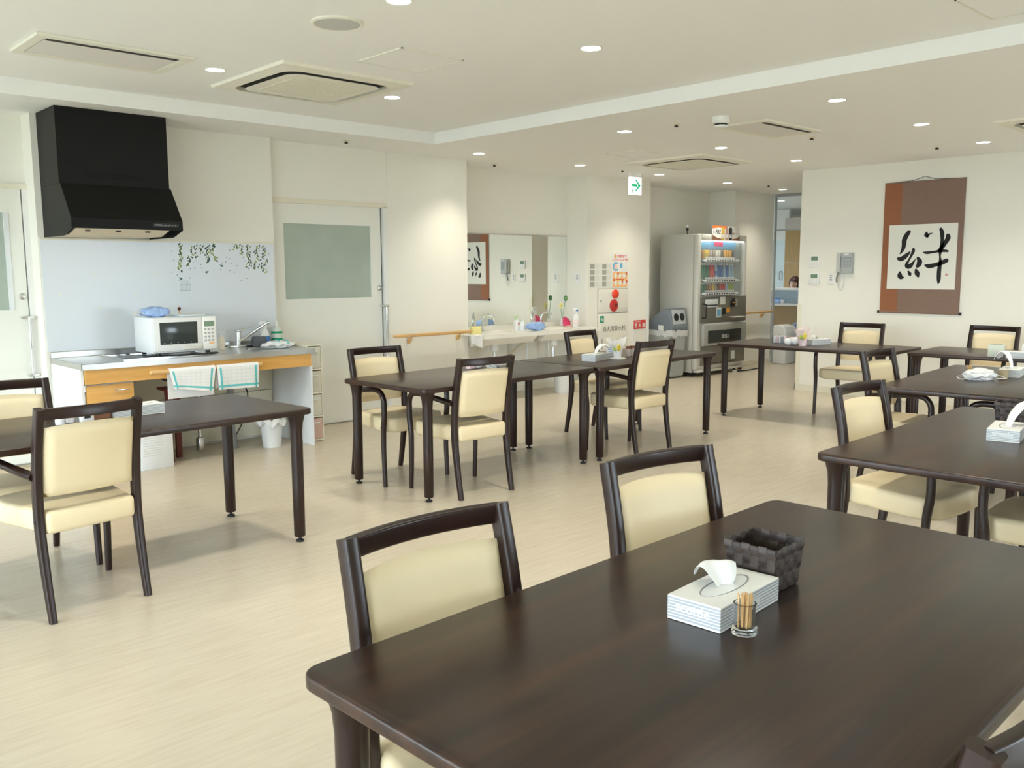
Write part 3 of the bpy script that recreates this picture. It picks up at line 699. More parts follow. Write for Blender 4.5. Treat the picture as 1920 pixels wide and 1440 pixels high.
# microwave standing over the hob
mz = CZ+0.032
t = thing('microwave_oven', 'white microwave oven standing on the hob', 'microwave', (2.455, 6.33, mz), R(2)); mw, mh, md = 0.475, 0.255, 0.33
bm = B(); box(bm, 0, mw, 0.02, md, 0, mh, 0.008); part('body', bm, 'white_gloss', t)
bm = B(); box(bm, 0.002, mw-0.112, -0.004, 0.0195, 0.012, mh-0.004, 0.006); dr = part('door', bm, 'white_gloss', t)
bm = B(); box(bm, 0.045, mw-0.150, -0.0065, -0.004, 0.062, mh-0.035, 0.001); part('window', bm, mat('oven_glass', (0.035, 0.045, 0.045), 0.15), dr)
bm = B()
for k in range(5): ball(bm, (0.075+0.05*k, -0.0066, 0.072), 0.006, 1, 0.1, 0.7, 8)
part('window_print', bm, 'grey_plastic', dr)
bm = B(); box(bm, 0.21, mw-0.118, -0.016, -0.004, 0.018, 0.045, 0.005); part('handle', bm, 'vend_front', dr)
bm = B(); box(bm, mw-0.110, mw-0.002, -0.002, 0.0195, 0.012, mh-0.004, 0.003); cp = part('control_panel', bm, 'white_plastic', t)
bm = B(); box(bm, mw-0.095, mw-0.017, -0.0035, -0.002, mh-0.075, mh-0.037); part('display', bm, 'lcd_green', cp)
bm = B()
for r_ in range(4):
    for c_ in range(3): lathe(bm, [(0, 0), (0.008, 0), (0.007, 0.003), (0, 0.003)], (0, 0, 0), 10) if False else box(bm, mw-0.096+c_*0.028, mw-0.078+c_*0.028, -0.004, -0.002, 0.070+r_*0.027, 0.084+r_*0.027, 0.002)
part('key', bm, 'phone_grey', cp)
bm = B(); box(bm, mw-0.06, mw-0.02, -0.004, -0.002, 0.05, 0.064, 0.002); part('start_key', bm, 'orange_print', cp)
for fx in (0.05, mw-0.05):
    for fy in (0.05, md-0.04):
        bm = B(); lathe(bm, [(0, -0.0225), (0.015, -0.0225), (0.018, 0), (0, 0)], (fx, fy, 0), 12); part('foot', bm, 'rubber', t)
mtop = mz+mh
t = thing('mains_cable', 'black coiled cable under the microwave', 'cable', (2.55, 6.28, CZ+0.0105))
bm = B(); tube(bm, catmull([(0, 0.02, 0.006), (0.08, -0.02, 0.006), (0.20, 0.0, 0.006), (0.30, -0.03, 0.006), (0.36, 0.02, 0.006), (0.28, 0.05, 0.006)], 6), 0.006, 8); part('cord', bm, 'black', t)
def bag_pack(name, label, cat, loc, rz, L, Wd, Hh, m, cap='white_plastic'):
    t = thing(name, label, cat, loc, rz)
    bm = B(); rr = random.Random(L*1000)
    def f(u, v):
        return None
    n, k = 16, 20; rings = []
    def se(th, e): return math.copysign(abs(math.cos(th))**e, math.cos(th)), math.copysign(abs(math.sin(th))**e, math.sin(th))
    for i in range(n+1):
        u = -1+2*i/n; scw = (1-abs(u)**7*0.35); sch = (1-abs(u)**9*0.55)*(0.86+0.14*math.sin(4*u+L*40)); ring = []
        for j in range(k):
            cy, cz = se(2*PI*j/k, 0.42); wob = 1+0.07*math.sin(5*u+2.2*j)+0.05*rr.uniform(-1, 1)
            ring.append(bm.verts.new((u*L/2+0.004*rr.uniform(-1, 1), cy*Wd/2*scw*wob, Hh/2+cz*Hh/2*sch*wob)))
        rings.append(ring)
    for A, C in zip(rings, rings[1:]):
        for j in range(k): bm.faces.new((A[j], A[(j+1) % k], C[(j+1) % k], C[j]))
    bm.faces.new(rings[0][::-1]); bm.faces.new(rings[-1])
    for v in bm.verts: v.co.z = max(v.co.z, 0.0)
    part('pouch', bm, m, t, ang=60)
    bm = B(); sheet(bm, lambda u, v: (-L/2-0.055*u+0.01, (v-0.5)*Wd*(0.75+0.3*u), Hh*0.45+0.02*math.sin(6*v+u)*u), 5, 8, 0.0015); part('crimped_end', bm, 'film', t)
    return t
bag_pack('wet_wipe_pack', 'pale blue plastic pack lying on the microwave', 'pack', (2.53, 6.48, mtop+0.001), R(4), 0.19, 0.13, 0.075, 'blue_bag')
t = thing('clip_folder', 'flat pale blue folder lying across the microwave top', 'folder', (2.665, 6.36, mtop+0.001), R(8))
bm = B(); prism(bm, [(0, 0), (0.30, -0.02), (0.32, 0.17), (0.02, 0.19)], 0, 0.004); part('cover', bm, mat('folder_blue', (0.45, 0.62, 0.72), 0.4), t)
bm = B(); prism(bm, [(0.012, 0.006), (0.20, -0.006), (0.22, 0.16), (0.03, 0.175)], 0.0041, 0.012); part('sheets', bm, 'white_paper', t)
def lathed(name, label, cat, loc, pieces, group=None, n=18, rz=0):
    t = thing(name, label, cat, loc, rz, group)
    for nm, prof, m in pieces:
        bm = B(); lathe(bm, prof, (0, 0, 0), n); part(nm, bm, m, t, ang=40)
    return t
p = on_y(322, 577, 6.55); lathed('small_white_bottle', 'thin white bottle standing on the microwave', 'bottle', (p.x, 6.60, mtop+0.001), [('body', [(0, 0), (0.012, 0), (0.012, 0.045), (0.006, 0.052), (0, 0.052)], 'white_plastic'), ('cap', [(0, 0.0525), (0.007, 0.0525), (0.007, 0.065), (0, 0.065)], 'white_gloss')])
t = thing('trinket', 'tiny dark red ornament beside the folder on the microwave', 'ornament', (on_y(340, 577, 6.58).x, 6.62, mtop+0.001))
bm = B(); cyl(bm, (0, 0, 0), (0, 0, 0.035), 0.004); part('stem', bm, 'toothpick', t)
bm = B(); ball(bm, (0, 0, 0.048), 0.013, 1, 1, 1.1); part('bead', bm, 'redbrown', t)

# sink tap, bottles and cloth on the worktop
def at_top(px, py, z=CZ): p = on_z(px, py, z+0.0); return p
TX = on_y(448, 640, 6.80).x
t = thing('kitchen_tap', 'chrome lever tap with long tilted spout at the sink', 'tap', (TX, 6.80, CZ+0.0005))
bm = B(); box(bm, -0.09, 0.11, -0.03, 0.03, 0, 0.018, 0.006); part('base_plate', bm, 'chrome', t)
bm = B(); cyl(bm, (0, 0, 0.0185), (0, 0, 0.125), 0.021, 0.019, 16); part('body', bm, 'chrome', t)
bm = B(); sweep(bm, [(0.005, -0.005, 0.05), (0.09, -0.07, 0.12), (0.18, -0.14, 0.195), (0.195, -0.152, 0.20)], circ(0.012, 12)); part('spout', bm, 'chrome', t)
bm = B(); box(bm, -0.025, 0.025, -0.022, 0.022, 0.126, 0.142, 0.006); sweep(bm, [(0, 0, 0.138), (0.06, -0.02, 0.15), (0.095, -0.03, 0.165)], rrect(0.008, 0.004, 0.003)); part('lever', bm, 'chrome', t)
p = on_y(414, 620, 6.74)
lathed('soap_pump', 'small cream soap pump beside the microwave', 'soap pump', (p.x, 6.74, CZ+0.0005), [('body', [(0, 0), (0.026, 0), (0.027, 0.01), (0.026, 0.085), (0.014, 0.10), (0, 0.10)], mat('soap_cream', (0.80, 0.74, 0.62), 0.3)), ('pump', [(0, 0.1005), (0.010, 0.1005), (0.008, 0.125), (0.03, 0.128), (0.03, 0.134), (0, 0.136)], 'white_plastic')])
t = thing('sponge_holder', 'dark grey upright sponge beside the sink', 'sponge', (on_y(486, 640, 6.72).x, 6.72, CZ+0.0005), R(-20))
bm = B(); box(bm, -0.055, 0.055, -0.022, 0.022, 0, 0.085, 0.012, 3); part('pad', bm, 'sponge_grey', t)
bm = B(); box(bm, -0.055, 0.055, 0.0225, 0.032, 0, 0.080, 0.004); part('scourer', bm, 'black', t)
def spray(label, loc, rz, hgt, m_lab, m_trig='white_plastic', w=0.042, m_body='white_plastic'):
    t = thing('spray_bottle', label, 'spray bottle', loc, rz)
    k = hgt/0.23
    bm = B(); lathe(bm, [(0, 0), (w*0.92, 0), (w, 0.01*k), (w, 0.09*k), (w*0.75, 0.125*k), (w*0.38, 0.15*k), (w*0.38, 0.170*k), (0, 0.170*k)], (0, 0, 0), 18)
    for v in bm.verts: v.co.y *= 0.62
    part('body', bm, m_body, t)
    bm = B(); box(bm, -0.045*k, 0.025*k, -0.012, 0.012, 0.176*k, 0.215*k, 0.006); cyl(bm, (0, 0, 0.1705*k), (0, 0, 0.18*k), w*0.36); tr = part('spray_head', bm, m_trig, t)
    bm = B(); sweep(bm, [(-0.02*k, 0, 0.178*k), (-0.038*k, 0, 0.15*k), (-0.036*k, 0, 0.125*k)], rrect(0.008, 0.004, 0.003), side=(0, 1, 0)); part('trigger', bm, m_trig, tr)
    bm = B(); lathe(bm, [(w*1.012, 0.02*k), (w*1.012, 0.085*k)], (0, 0, 0), 18)
    for f in [f for f in bm.faces if len(f.verts) > 4]: bm.faces.remove(f)
    for v in bm.verts: v.co.y *= 0.63
    part('label_wrap', bm, m_lab, t)
    return t
spray('white kitchen spray bottle with blue label behind the sink', (on_y(497, 630, 6.80).x, 6.80, CZ+0.0005), R(0), 0.215, 'label_blue')
p = on_y(519, 620, 6.82)
lathed('dish_soap_bottle', 'white bottle with dark green bands at the right end of the worktop', 'bottle', (p.x, 6.82, CZ+0.0005), [('body', [(0, 0), (0.045, 0), (0.046, 0.01), (0.046, 0.125), (0.025, 0.15), (0.018, 0.155), (0, 0.155)], mat('milky', (0.62, 0.66, 0.58), 0.3)), ('band', [(0.0465, 0.040), (0.0468, 0.042), (0.0468, 0.056), (0.0465, 0.058)], 'green_print'), ('upper_band', [(0.0465, 0.095), (0.0468, 0.097), (0.0468, 0.111), (0.0465, 0.113)], 'green_print'), ('nozzle', [(0, 0.1555), (0.016, 0.1555), (0.014, 0.18), (0.006, 0.20), (0, 0.20)], 'white_plastic')])
from mathutils import noise as mnoise
def crumple(name, label, cat, loc, rz, L, Wd, hgt, m, seed, extra=None):
    t = thing(name, label, cat, loc, rz)
    bm = B(); bmesh.ops.create_icosphere(bm, subdivisions=4, radius=1.0)
    for v in bm.verts:
        d = v.co.copy(); q = d*1.7+Vector((seed*3.1, seed*1.7, 0))
        rdg = 1-abs(mnoise.noise(q))*1.5; r_ = 0.72+0.34*rdg+0.22*mnoise.noise(d*4.2+Vector((0, seed, 0)))
        z = d.z*r_*hgt*0.62+hgt*0.36
        v.co = Vector((d.x*r_*L/2, d.y*r_*Wd/2, max(0.0005, z)))
    part('cloth', bm, m, t, ang=60)
    if extra: extra(t, bm)
    return t
def teal_bands(t, f):
    for x0 in (-0.02, 0.05):
        bm = B(); P = catmull([(x0, -0.085, 0.012), (x0+0.004, -0.075, 0.034), (x0+0.008, -0.03, 0.058), (x0+0.012, 0.03, 0.060)], 5); sweep(bm, P, [(0.008, 0.001), (-0.008, 0.001), (-0.008, -0.001), (0.008, -0.001)], side=(1, 0, 0)); part('stripe', bm, 'teal_stripe', t)
p = on_z(572, 642, CZ); crumple('dish_cloth', 'white and teal dish cloth bunched at the right end of the worktop', 'cloth', (3.545, 6.56, CZ+0.001), R(0), 0.27, 0.20, 0.055, 'cloth_white', 5, teal_bands)

# towel rail along the front and two towels
RY = CY0-0.045; RZ = 0.700
t = thing('towel_rail', 'round wooden towel rail on the front of the kitchen unit', 'rail', (CX0, CY0+0.0115, RZ))
r0 = on_y(283, 695, RY).x-CX0; r1 = on_y(490, 684, RY).x-CX0
bm = B(); cyl(bm, (r0, -0.056, 0), (r1, -0.056, 0), 0.016, n=16); ball(bm, (r0, -0.056, 0), 0.016, 0.8, 1, 1); ball(bm, (r1, -0.056, 0), 0.016, 0.8, 1, 1); part('bar', bm, 'rail_wood', t)
bm = B()
for x in (r0+0.15, r1-0.06): cyl(bm, (x, -0.041, 0), (x, -0.001, 0), 0.008)
part('bracket', bm, 'steel', t)
def towel(x0, x1, drop_f, drop_b, label, skew=0.0):
    t = thing('hanging_towel', label, 'towel', (CX0, CY0+0.0115, RZ), 0, 'white and teal towels on the kitchen rail'); rr = random.Random(x0)
    rad = 0.0195; arc = PI*rad; tot = drop_f+arc+drop_b
    def f(u, v):
        s = v*tot; x = x0+(x1-x0)*u
        wob = 0.004*math.sin(9*u+1.3)+0.003*math.sin(17*u)
        if s < drop_f:
            d = drop_f-s; k = d/drop_f
            return (x+skew*k*0.06*(0.5-u), -0.056-rad-wob*k-0.006*k, -d*(1+skew*(u-0.5)*0.35))
        if s < drop_f+arc:
            a = (s-drop_f)/rad; return (x, -0.056-rad*math.cos(a), rad*math.sin(a))
        d = s-drop_f-arc; return (x, -0.056+rad+0.003, -d)
    bm = B(); sheet(bm, f, 26, 30, 0.002); part('fabric', bm, 'cloth_white', t, ang=80)
    bm = B()
    def band(u0, u1, v0, v1, nu=8, nv=24): sheet(bm, lambda u, v: Vector(f(u0+(u1-u0)*u, v0+(v1-v0)*v))+Vector((0, -0.0022, 0)), nu, nv)
    vf = drop_f/tot
    band(0.055, 0.10, 0.0, vf); band(0.90, 0.945, 0.0, vf); band(0.0, 1.0, 0.055*vf*2, 0.10*vf*2, 26, 3)
    part('stripe', bm, 'teal_stripe', t)
    bm = B()
    for k in range(1, 7): band(0.1+0.8*k/7, 0.1+0.8*k/7+0.006, 0.2*vf, vf, 1, 14)
    for k in range(1, 5): band(0.1, 0.9, vf*(0.2+0.16*k), vf*(0.2+0.16*k)+0.006, 16, 1)
    part('check_line', bm, 'grid_line', t)
tx = lambda px: on_y(px, 690, RY).x-CX0
towel(tx(315), tx(402), 0.145, 0.20, 'white towel with teal border on the left of the kitchen rail', 0.9)
towel(tx(405), tx(483), 0.165, 0.15, 'white towel with teal border on the right of the kitchen rail', 0.1)

# things below the worktop
t = thing('waste_trap', 'steel bottle trap and waste pipe below the sink', 'pipe', (on_y(376, 830, 6.60).x, 6.60, 0))
bm = B(); lathe(bm, [(0, 0.02), (0.028, 0.02), (0.034, 0.035), (0.034, 0.11), (0.028, 0.125), (0.014, 0.13), (0.014, 0.30), (0.02, 0.305), (0.02, 0.33), (0.012, 0.335), (0.012, 0.60), (0, 0.60)], n=18); part('bottle', bm, 'steel', t)
bm = B(); tube(bm, [(0, 0, 0.24), (-0.10, 0.08, 0.225), (-0.34, 0.20, 0.205), (-0.36, 0.27, 0.205)], 0.010, 10); part('outlet_pipe', bm, 'steel', t)
t = thing('floor_stand', 'grey metal stand with cable under the worktop', 'stand', (on_y(436, 820, 6.62).x, 6.62, 0))
bm = B(); lathe(bm, [(0, 0), (0.05, 0), (0.05, 0.012), (0.035, 0.018), (0.035, 0.09), (0.024, 0.12), (0, 0.12)], n=16); part('base', bm, 'pipe_grey', t)
bm = B(); box(bm, -0.022, 0.018, -0.02, 0.02, 0.12, 0.60); part('post', bm, 'pipe_grey', t)
bm = B(); box(bm, -0.07, 0.05, -0.03, 0.03, 0.60, 0.70, 0.006); part('head', bm, 'grey_plastic', t)
bm = B(); tube(bm, catmull([(0.03, 0, 0.10), (0.10, 0.0, 0.22), (0.17, 0.05, 0.40), (0.19, 0.14, 0.47)], 6), 0.005, 8); part('cable', bm, 'black', t)
t = thing('power_cord', 'black plug and cord hanging under the left end of the worktop', 'cord', (on_y(290, 710, 6.72).x, 6.72, CZ-0.040))
bm = B(); lathe(bm, [(0, 0), (0.020, 0), (0.018, -0.05), (0.009, -0.07), (0, -0.07)], n=12); part('plug', bm, 'black', t)
bm = B(); tube(bm, catmull([(0, 0, -0.07), (0.03, -0.02, -0.14), (0.09, -0.02, -0.17), (0.15, 0, -0.15), (0.19, 0.05, -0.08)], 6), 0.006, 8); part('cord', bm, 'black', t)
t = thing('red_stool', 'dark red wooden leg of a low stool under the towels', 'stool', (on_y(316, 760, 6.42).x, 6.42, 0))
bm = B(); box(bm, -0.02, 0.02, -0.015, 0.015, 0, 0.55, 0.003); part('post', bm, 'redbrown', t)
bm = B(); box(bm, -0.02, 0.14, 0.02, 0.16, 0.53, 0.55, 0.003); box(bm, 0.10, 0.14, 0.13, 0.16, 0, 0.53); box(bm, -0.02, 0.02, 0.0155, 0.02, 0.5, 0.55); part('back_rail', bm, 'redbrown', t)
q0, q1 = on_z(250, 887), on_z(327, 874)
t = thing('carton', 'white cardboard carton with faint print on the floor below the worktop', 'box', ((q1.x), q1.y, 0), math.atan2(q1.y-q0.y, q1.x-q0.x))
bm = B(); box(bm, -0.235, 0, 0, 0.24, 0, 0.30, 0.003); part('body', bm, 'white_gloss', t)
bm = B()
for k in range(9):
    for j in range(3): box(bm, -0.22+0.05*j, -0.18+0.05*j+0.006*(k % 3), -0.0008, -0.0002, 0.10+0.018*k, 0.105+0.018*k)
part('print', bm, 'pale_print', t, smooth=False)
p = on_z(522, 840); t = thing('waste_bin', 'white plastic bin with a loose liner bag under the worktop', 'bin', (p.x, p.y+0.10, 0))
bm = B(); lathe(bm, [(0, 0), (0.072, 0), (0.092, 0.21), (0.088, 0.21), (0.07, 0.006), (0, 0.006)], n=20); part('tub', bm, 'white_gloss', t)
bm = B()
for i in range(1): sweep(bm, [(0.097*math.cos(a)*(1+0.05*math.sin(5*a)), 0.097*math.sin(a)*(1+0.05*math.sin(5*a)), 0.19+0.02*math.sin(7*a)) for a in [2*PI*k/40 for k in range(40)]], [(0, 0.004), (0.03, 0.012), (0.035, 0.0), (0.0, -0.02)], side=(0, 0, 1), closed=True)
part('liner_bag', bm, 'film', t)
# slim drawer tower
p0 = on_z(594, 826); t = thing('drawer_tower', 'slim translucent plastic drawer tower beside the kitchen unit', 'drawer unit', (CX1+0.012, 6.40, 0))
bm = B(); box(bm, 0, 0.008, 0, 0.36, 0, 0.79); box(bm, 0.132, 0.14, 0, 0.36, 0, 0.79); box(bm, 0.008, 0.132, 0.35, 0.36, 0, 0.79); box(bm, 0.0, 0.14, 0, 0.36, 0.79, 0.80, 0.002)
for k in range(4): box(bm, 0.008, 0.132, 0, 0.35, 0.004+k*0.196, 0.016+k*0.196)
part('frame', bm, 'cream_trim', t, smooth=False)
for k in range(4):
    bm = B(); box(bm, 0.010, 0.130, 0.002, 0.34, 0.018+k*0.196, 0.196*(k+1)-0.006 if k < 3 else 0.784, 0.003); dr = part('drawer', bm, 'clear_drawer' if k else mat('drawer_pink', (0.60, 0.42, 0.34), 0.4), t)
    bm = B(); box(bm, 0.04, 0.10, -0.010, 0.002, 0.150+k*0.196, 0.158+k*0.196, 0.002); part('pull', bm, 'white_plastic', dr)

# ================================================================== handrails
def handrail(label, x0, x1, yw, z, brackets, rz=0.0, origin=None):
    t = thing('handrail', label, 'handrail', (x0, yw, z) if origin is None else origin, rz, 'wooden wall handrails'); Lr = x1-x0
    bm = B(); sweep(bm, [(0.004, -0.07, 0), (0.012, -0.07, 0), (Lr-0.012, -0.07, 0), (Lr-0.004, -0.07, 0)], rrect(0.016, 0.017, 0.009, 3), side=(0, 0, 1), scale=[0.8, 1, 1, 0.8]); part('rail', bm, 'rail_wood', t)
    for bx in brackets:
        bm = B(); prism(bm, [(-0.001, -0.085), (-0.018, -0.085), (-0.055, -0.045), (-0.055, -0.022), (-0.001, -0.035)], bx-0.012, bx+0.012, 'x', bev=0.003); part('bracket', bm, 'rail_wood', t)
        bm = B(); box(bm, bx-0.010, bx+0.010, -0.082, -0.056, -0.0215, -0.0165); part('saddle', bm, 'steel', t)
handrail('wooden handrail on the blank wall between sliding door and washbasin', on_y(738, 630, 6.93).x, 5.94, YCOL, 0.778, (on_y(765, 640, 7.0).x-4.959, on_y(856, 632, 7.0).x-4.959))
handrail('wooden handrail beside the vending machine', 11.10, 12.0, YE, 0.775, (0.15, 0.66))
t = None
handrail('wooden handrail along the passage behind the scroll wall', 0, 2.2, 0, 0, (0.3, 1.9), PI, (11.9, YSE, 0.775))

# ================================================================== washbasin niche
t = thing('wall_mirror', 'wide frameless mirror above the washbasin', 'mirror', (XC1+0.012, YN-0.001, 0.792)); mwid = XN1-XC1-0.024; mhei = 1.795-0.792
bm = B(); box(bm, 0, mwid, -0.006, 0, 0, mhei); part('glass', bm, 'mirror_silver', t, smooth=False)
bm = B(); box(bm, 0, mwid, -0.012, 0, mhei, mhei+0.012); box(bm, 0, mwid, -0.012, 0, -0.006, 0); part('channel', bm, 'steel', t, smooth=False)
VZ = 0.735; VF = 6.88
VX1 = 7.88
t = thing('washbasin_counter', 'white washbasin counter with two basins under the mirror', 'washbasin', (XC1+0.012, YN-0.002, 0)); L = VX1-XC1-0.012; D = YN-VF
def vfront(x): return -D + 0.06*math.cos(x/L*2*PI*1.0)*0.0
bm = B()
n = 40; holes = [(0.50, -0.33), (1.42, -0.33)]; ra, rb = 0.24, 0.155
# top surface made of strips round the two basins
def top_grid(bm):
    xs = sorted(set([0, L] + [h_[0]+s*ra*k/6 for h_ in holes for s in (-1, 1) for k in range(0, 7)]))
    for x0, x1 in zip(xs, xs[1:]):
        def gap(x):
            for hx, hy in holes:
                q = 1-((x-hx)/ra)**2
                if q > -1e-9: return hy-rb*math.sqrt(max(0, q)), hy+rb*math.sqrt(max(0, q))
            return None
        xm = (x0+x1)/2
        if gap(xm):
            a0, b0 = gap(x0) or (holes[0][1],)*2; a1, b1 = gap(x1) or (holes[0][1],)*2
            quad(bm, [(x0, -D, VZ), (x1, -D, VZ), (x1, a1, VZ), (x0, a0, VZ)]); quad(bm, [(x0, b0, VZ), (x1, b1, VZ), (x1, 0, VZ), (x0, 0, VZ)])
        else: quad(bm, [(x0, -D, VZ), (x1, -D, VZ), (x1, 0, VZ), (x0, 0, VZ)])
top_grid(bm)
box(bm, 0, L, -D, -D+0.012, VZ-0.045, VZ-0.0002); box(bm, 0, 0.012, -D+0.012, 0, VZ-0.045, VZ-0.0002); box(bm, L-0.012, L, -D+0.012, 0, VZ-0.045, VZ-0.0002)
box(bm, 0, L, -0.016, 0, VZ, VZ+0.052)
part('counter_top', bm, mat('basin_white', (0.83, 0.81, 0.74), 0.2), t, smooth=False)
for hx, hy in holes:
    bm = B(); lathe(bm, [(1.0, VZ), (0.96, VZ-0.03), (0.80, VZ-0.085), (0.40, VZ-0.105), (0.10, VZ-0.11), (0, VZ-0.11)], (0, 0, 0), 32)
    for f in [f for f in bm.faces if len(f.verts) > 8 and f.calc_center_median().z > VZ-0.01]: bm.faces.remove(f)
    for v in bm.verts: v.co.x = hx+v.co.x*ra; v.co.y = hy+v.co.y*rb
    part('basin', bm, 'basin_white', t)
bm = B()
for x0, x1 in ((0.02, 0.9), (1.02, L-0.02)): prism(bm, [(-D+0.02, VZ-0.045), (-D+0.10, VZ-0.12), (-0.16, VZ-0.125), (-0.13, VZ-0.045)], x0, x1, 'x')
part('basin_underside', bm, 'basin_white', t, smooth=False)
bm = B(); prism(bm, [(-0.002, 0.42), (-0.03, 0.42), (-D+0.12, VZ-0.052), (-D+0.12, VZ-0.046), (-0.002, VZ-0.046), (-0.002, VZ-0.08), (-D+0.25, VZ-0.08), (-0.03, 0.48)], 0.955, 0.985, 'x'); part('bracket', bm, 'cream_trim', t, smooth=False)
for hx, hy in holes:
    bm = B(); lathe(bm, [(0, VZ-0.215), (0.032, VZ-0.215), (0.046, VZ-0.20), (0.05, VZ-0.13), (0, VZ-0.13)], (hx, hy+0.05, 0), 18); tr = part('drain_trap', bm, 'white_plastic', t)
    bm = B(); tube(bm, catmull([(hx, hy+0.05, VZ-0.216), (hx, hy+0.05, 0.34), (hx, hy+0.06, 0.27), (hx, hy+0.12, 0.25), (hx, hy+0.325, 0.25)], 5), 0.016, 12); part('drain_pipe', bm, 'chrome', tr)
bm = B()
for x in (0.30, 1.22, 1.58): cyl(bm, (x, -0.05, 0.12), (x, -0.05, VZ-0.14), 0.006)
part('supply_hose', bm, 'steel', t)
for hx, wh in ((0.50, 'left'), (1.42, 'right')):
    t2 = thing('gooseneck_tap', 'chrome gooseneck tap over the %s basin' % wh, 'tap', (XC1+0.012+hx, YN-0.085, VZ+0.0005))
    bm = B(); lathe(bm, [(0, 0), (0.026, 0), (0.024, 0.012), (0.014, 0.016), (0, 0.016)], n=16); part('base', bm, 'chrome', t2)
    bm = B(); tube(bm, catmull([(0, 0, 0.016), (0, 0, 0.11), (0.012, -0.012, 0.155), (0.05, -0.045, 0.175), (0.085, -0.08, 0.155), (0.092, -0.088, 0.115)], 6), 0.0105, 12); part('spout', bm, 'chrome', t2)
    bm = B(); cyl(bm, (0.05, -0.045, 0.176), (0.05, -0.045, 0.20), 0.006); part('sensor_knob', bm, 'chrome', t2)
def vtop(px, py, y): return on_y(px, py, y).x
t = thing('yellow_sponge', 'yellow sponge at the left end of the washbasin', 'sponge', (vtop(892, 622, 6.98)+0.01, 6.98, VZ+0.001))
bm = B(); box(bm, -0.055, 0.045, -0.03, 0.03, 0, 0.085, 0.008); part('foam', bm, 'pale_yellow', t)
bm = B(); box(bm, -0.055, 0.045, 0.0305, 0.04, 0, 0.083, 0.003); part('scourer', bm, 'lime', t)
t = thing('draped_cloth', 'white cloth folded over the left front edge of the washbasin', 'cloth', (vtop(893, 640, VF), VF, VZ+0.0015))
def dcl(u, v):
    s = v*0.26; x = -0.075+0.15*u
    return (x, -0.010-0.003*math.sin(8*u), 0.003-(s-0.13)*(0.55+0.5*u)) if s > 0.13 else (x, 0.120-s, 0.003)
bm = B(); sheet(bm, dcl, 12, 16, 0.0015); part('fabric', bm, 'cloth_white', t)
bx = vtop(968, 600, 7.18); lathed('hand_soap_pump', 'white soap bottle with red label and pale green pump', 'soap pump', (bx, 7.18, VZ+0.0005), [('body', [(0, 0), (0.036, 0), (0.037, 0.01), (0.036, 0.105), (0.018, 0.12), (0, 0.12)], 'white_plastic'), ('pump', [(0, 0.1205), (0.014, 0.1205), (0.012, 0.145), (0.030, 0.150), (0.026, 0.158), (0, 0.160)], mat('pale_green', (0.55, 0.75, 0.38), 0.4))])
tt = [o for o in COL.objects if o.name == 'hand_soap_pump'][0]
bm = B(); box(bm, -0.006, 0.014, -0.0385, -0.0365, 0.062, 0.09); part('label_patch', bm, 'red_print', tt)
lathed('clear_pump_bottle', 'white patterned soap bottle beside the blue wipe pack', 'soap pump', (vtop(979, 604, 7.12), 7.12, VZ+0.0005), [('body', [(0, 0), (0.036, 0), (0.038, 0.02), (0.032, 0.075), (0.016, 0.10), (0, 0.10)], mat('soap_white', (0.80, 0.82, 0.84), 0.25)), ('pump', [(0, 0.1005), (0.011, 0.1005), (0.009, 0.122), (0.022, 0.126), (0, 0.132)], 'white_plastic')])
tt = [o for o in COL.objects if o.name == 'clear_pump_bottle'][0]
bm = B()
for dx, dz in ((-0.012, 0.03), (0.008, 0.025), (-0.002, 0.055), (0.012, 0.05)): prism(bm, [(dx-0.006, dz), (dx, dz-0.006), (dx+0.006, dz), (dx, dz+0.006)], -0.0392, -0.037, 'y')
part('print', bm, 'phone_grey', tt, smooth=False)
bag_pack('wipe_pouch', 'pale blue wipe pouch on the middle of the washbasin', 'pack', (vtop(1004, 610, 7.02), 7.02, VZ+0.001), R(180), 0.21, 0.13, 0.095, 'blue_bag')
t = thing('pink_brush', 'pink plastic brush leaning near the spray bottle', 'brush', (vtop(1064, 603, 7.20), 7.20, VZ+0.0005))
bm = B(); box(bm, -0.05, 0.07, -0.03, 0.03, 0, 0.012, 0.003); part('tray', bm, 'pink_print', t)
bm = B(); sheet(bm, lambda u, v: (-0.06+0.12*u, 0.01+0.012*math.sin(PI*v), 0.013+0.115*v*(1-0.55*(u-0.25)**2)*(1-0.35*u)), 8, 8, 0.012); part('head', bm, 'hot_pink', t)
spray('white spray bottle with pink print at the right end of the washbasin', (vtop(1080, 600, 7.10), 7.10, VZ+0.0005), R(0), 0.235, mat('label_pinkwhite', (0.85, 0.72, 0.70), 0.4), 'white_plastic', 0.05)
tt = [o for o in COL.objects if o.name.startswith('spray_bottle') and o.parent is None][-1]
bm = B(); box(bm, -0.012, 0.022, -0.0135, -0.0125, 0.185, 0.205); part('nozzle_patch', bm, 'label_blue', tt)
t = thing('flower_vase', 'small vase with yellow and green artificial flowers by the mirror', 'vase', (vtop(1054, 600, 7.33), 7.33, VZ+0.0005))
bm = B(); lathe(bm, [(0, 0), (0.022, 0), (0.03, 0.03), (0.018, 0.07), (0.022, 0.085), (0.018, 0.085), (0.014, 0.07), (0, 0.068)], n=16); part('jar', bm, 'vase_white', t)
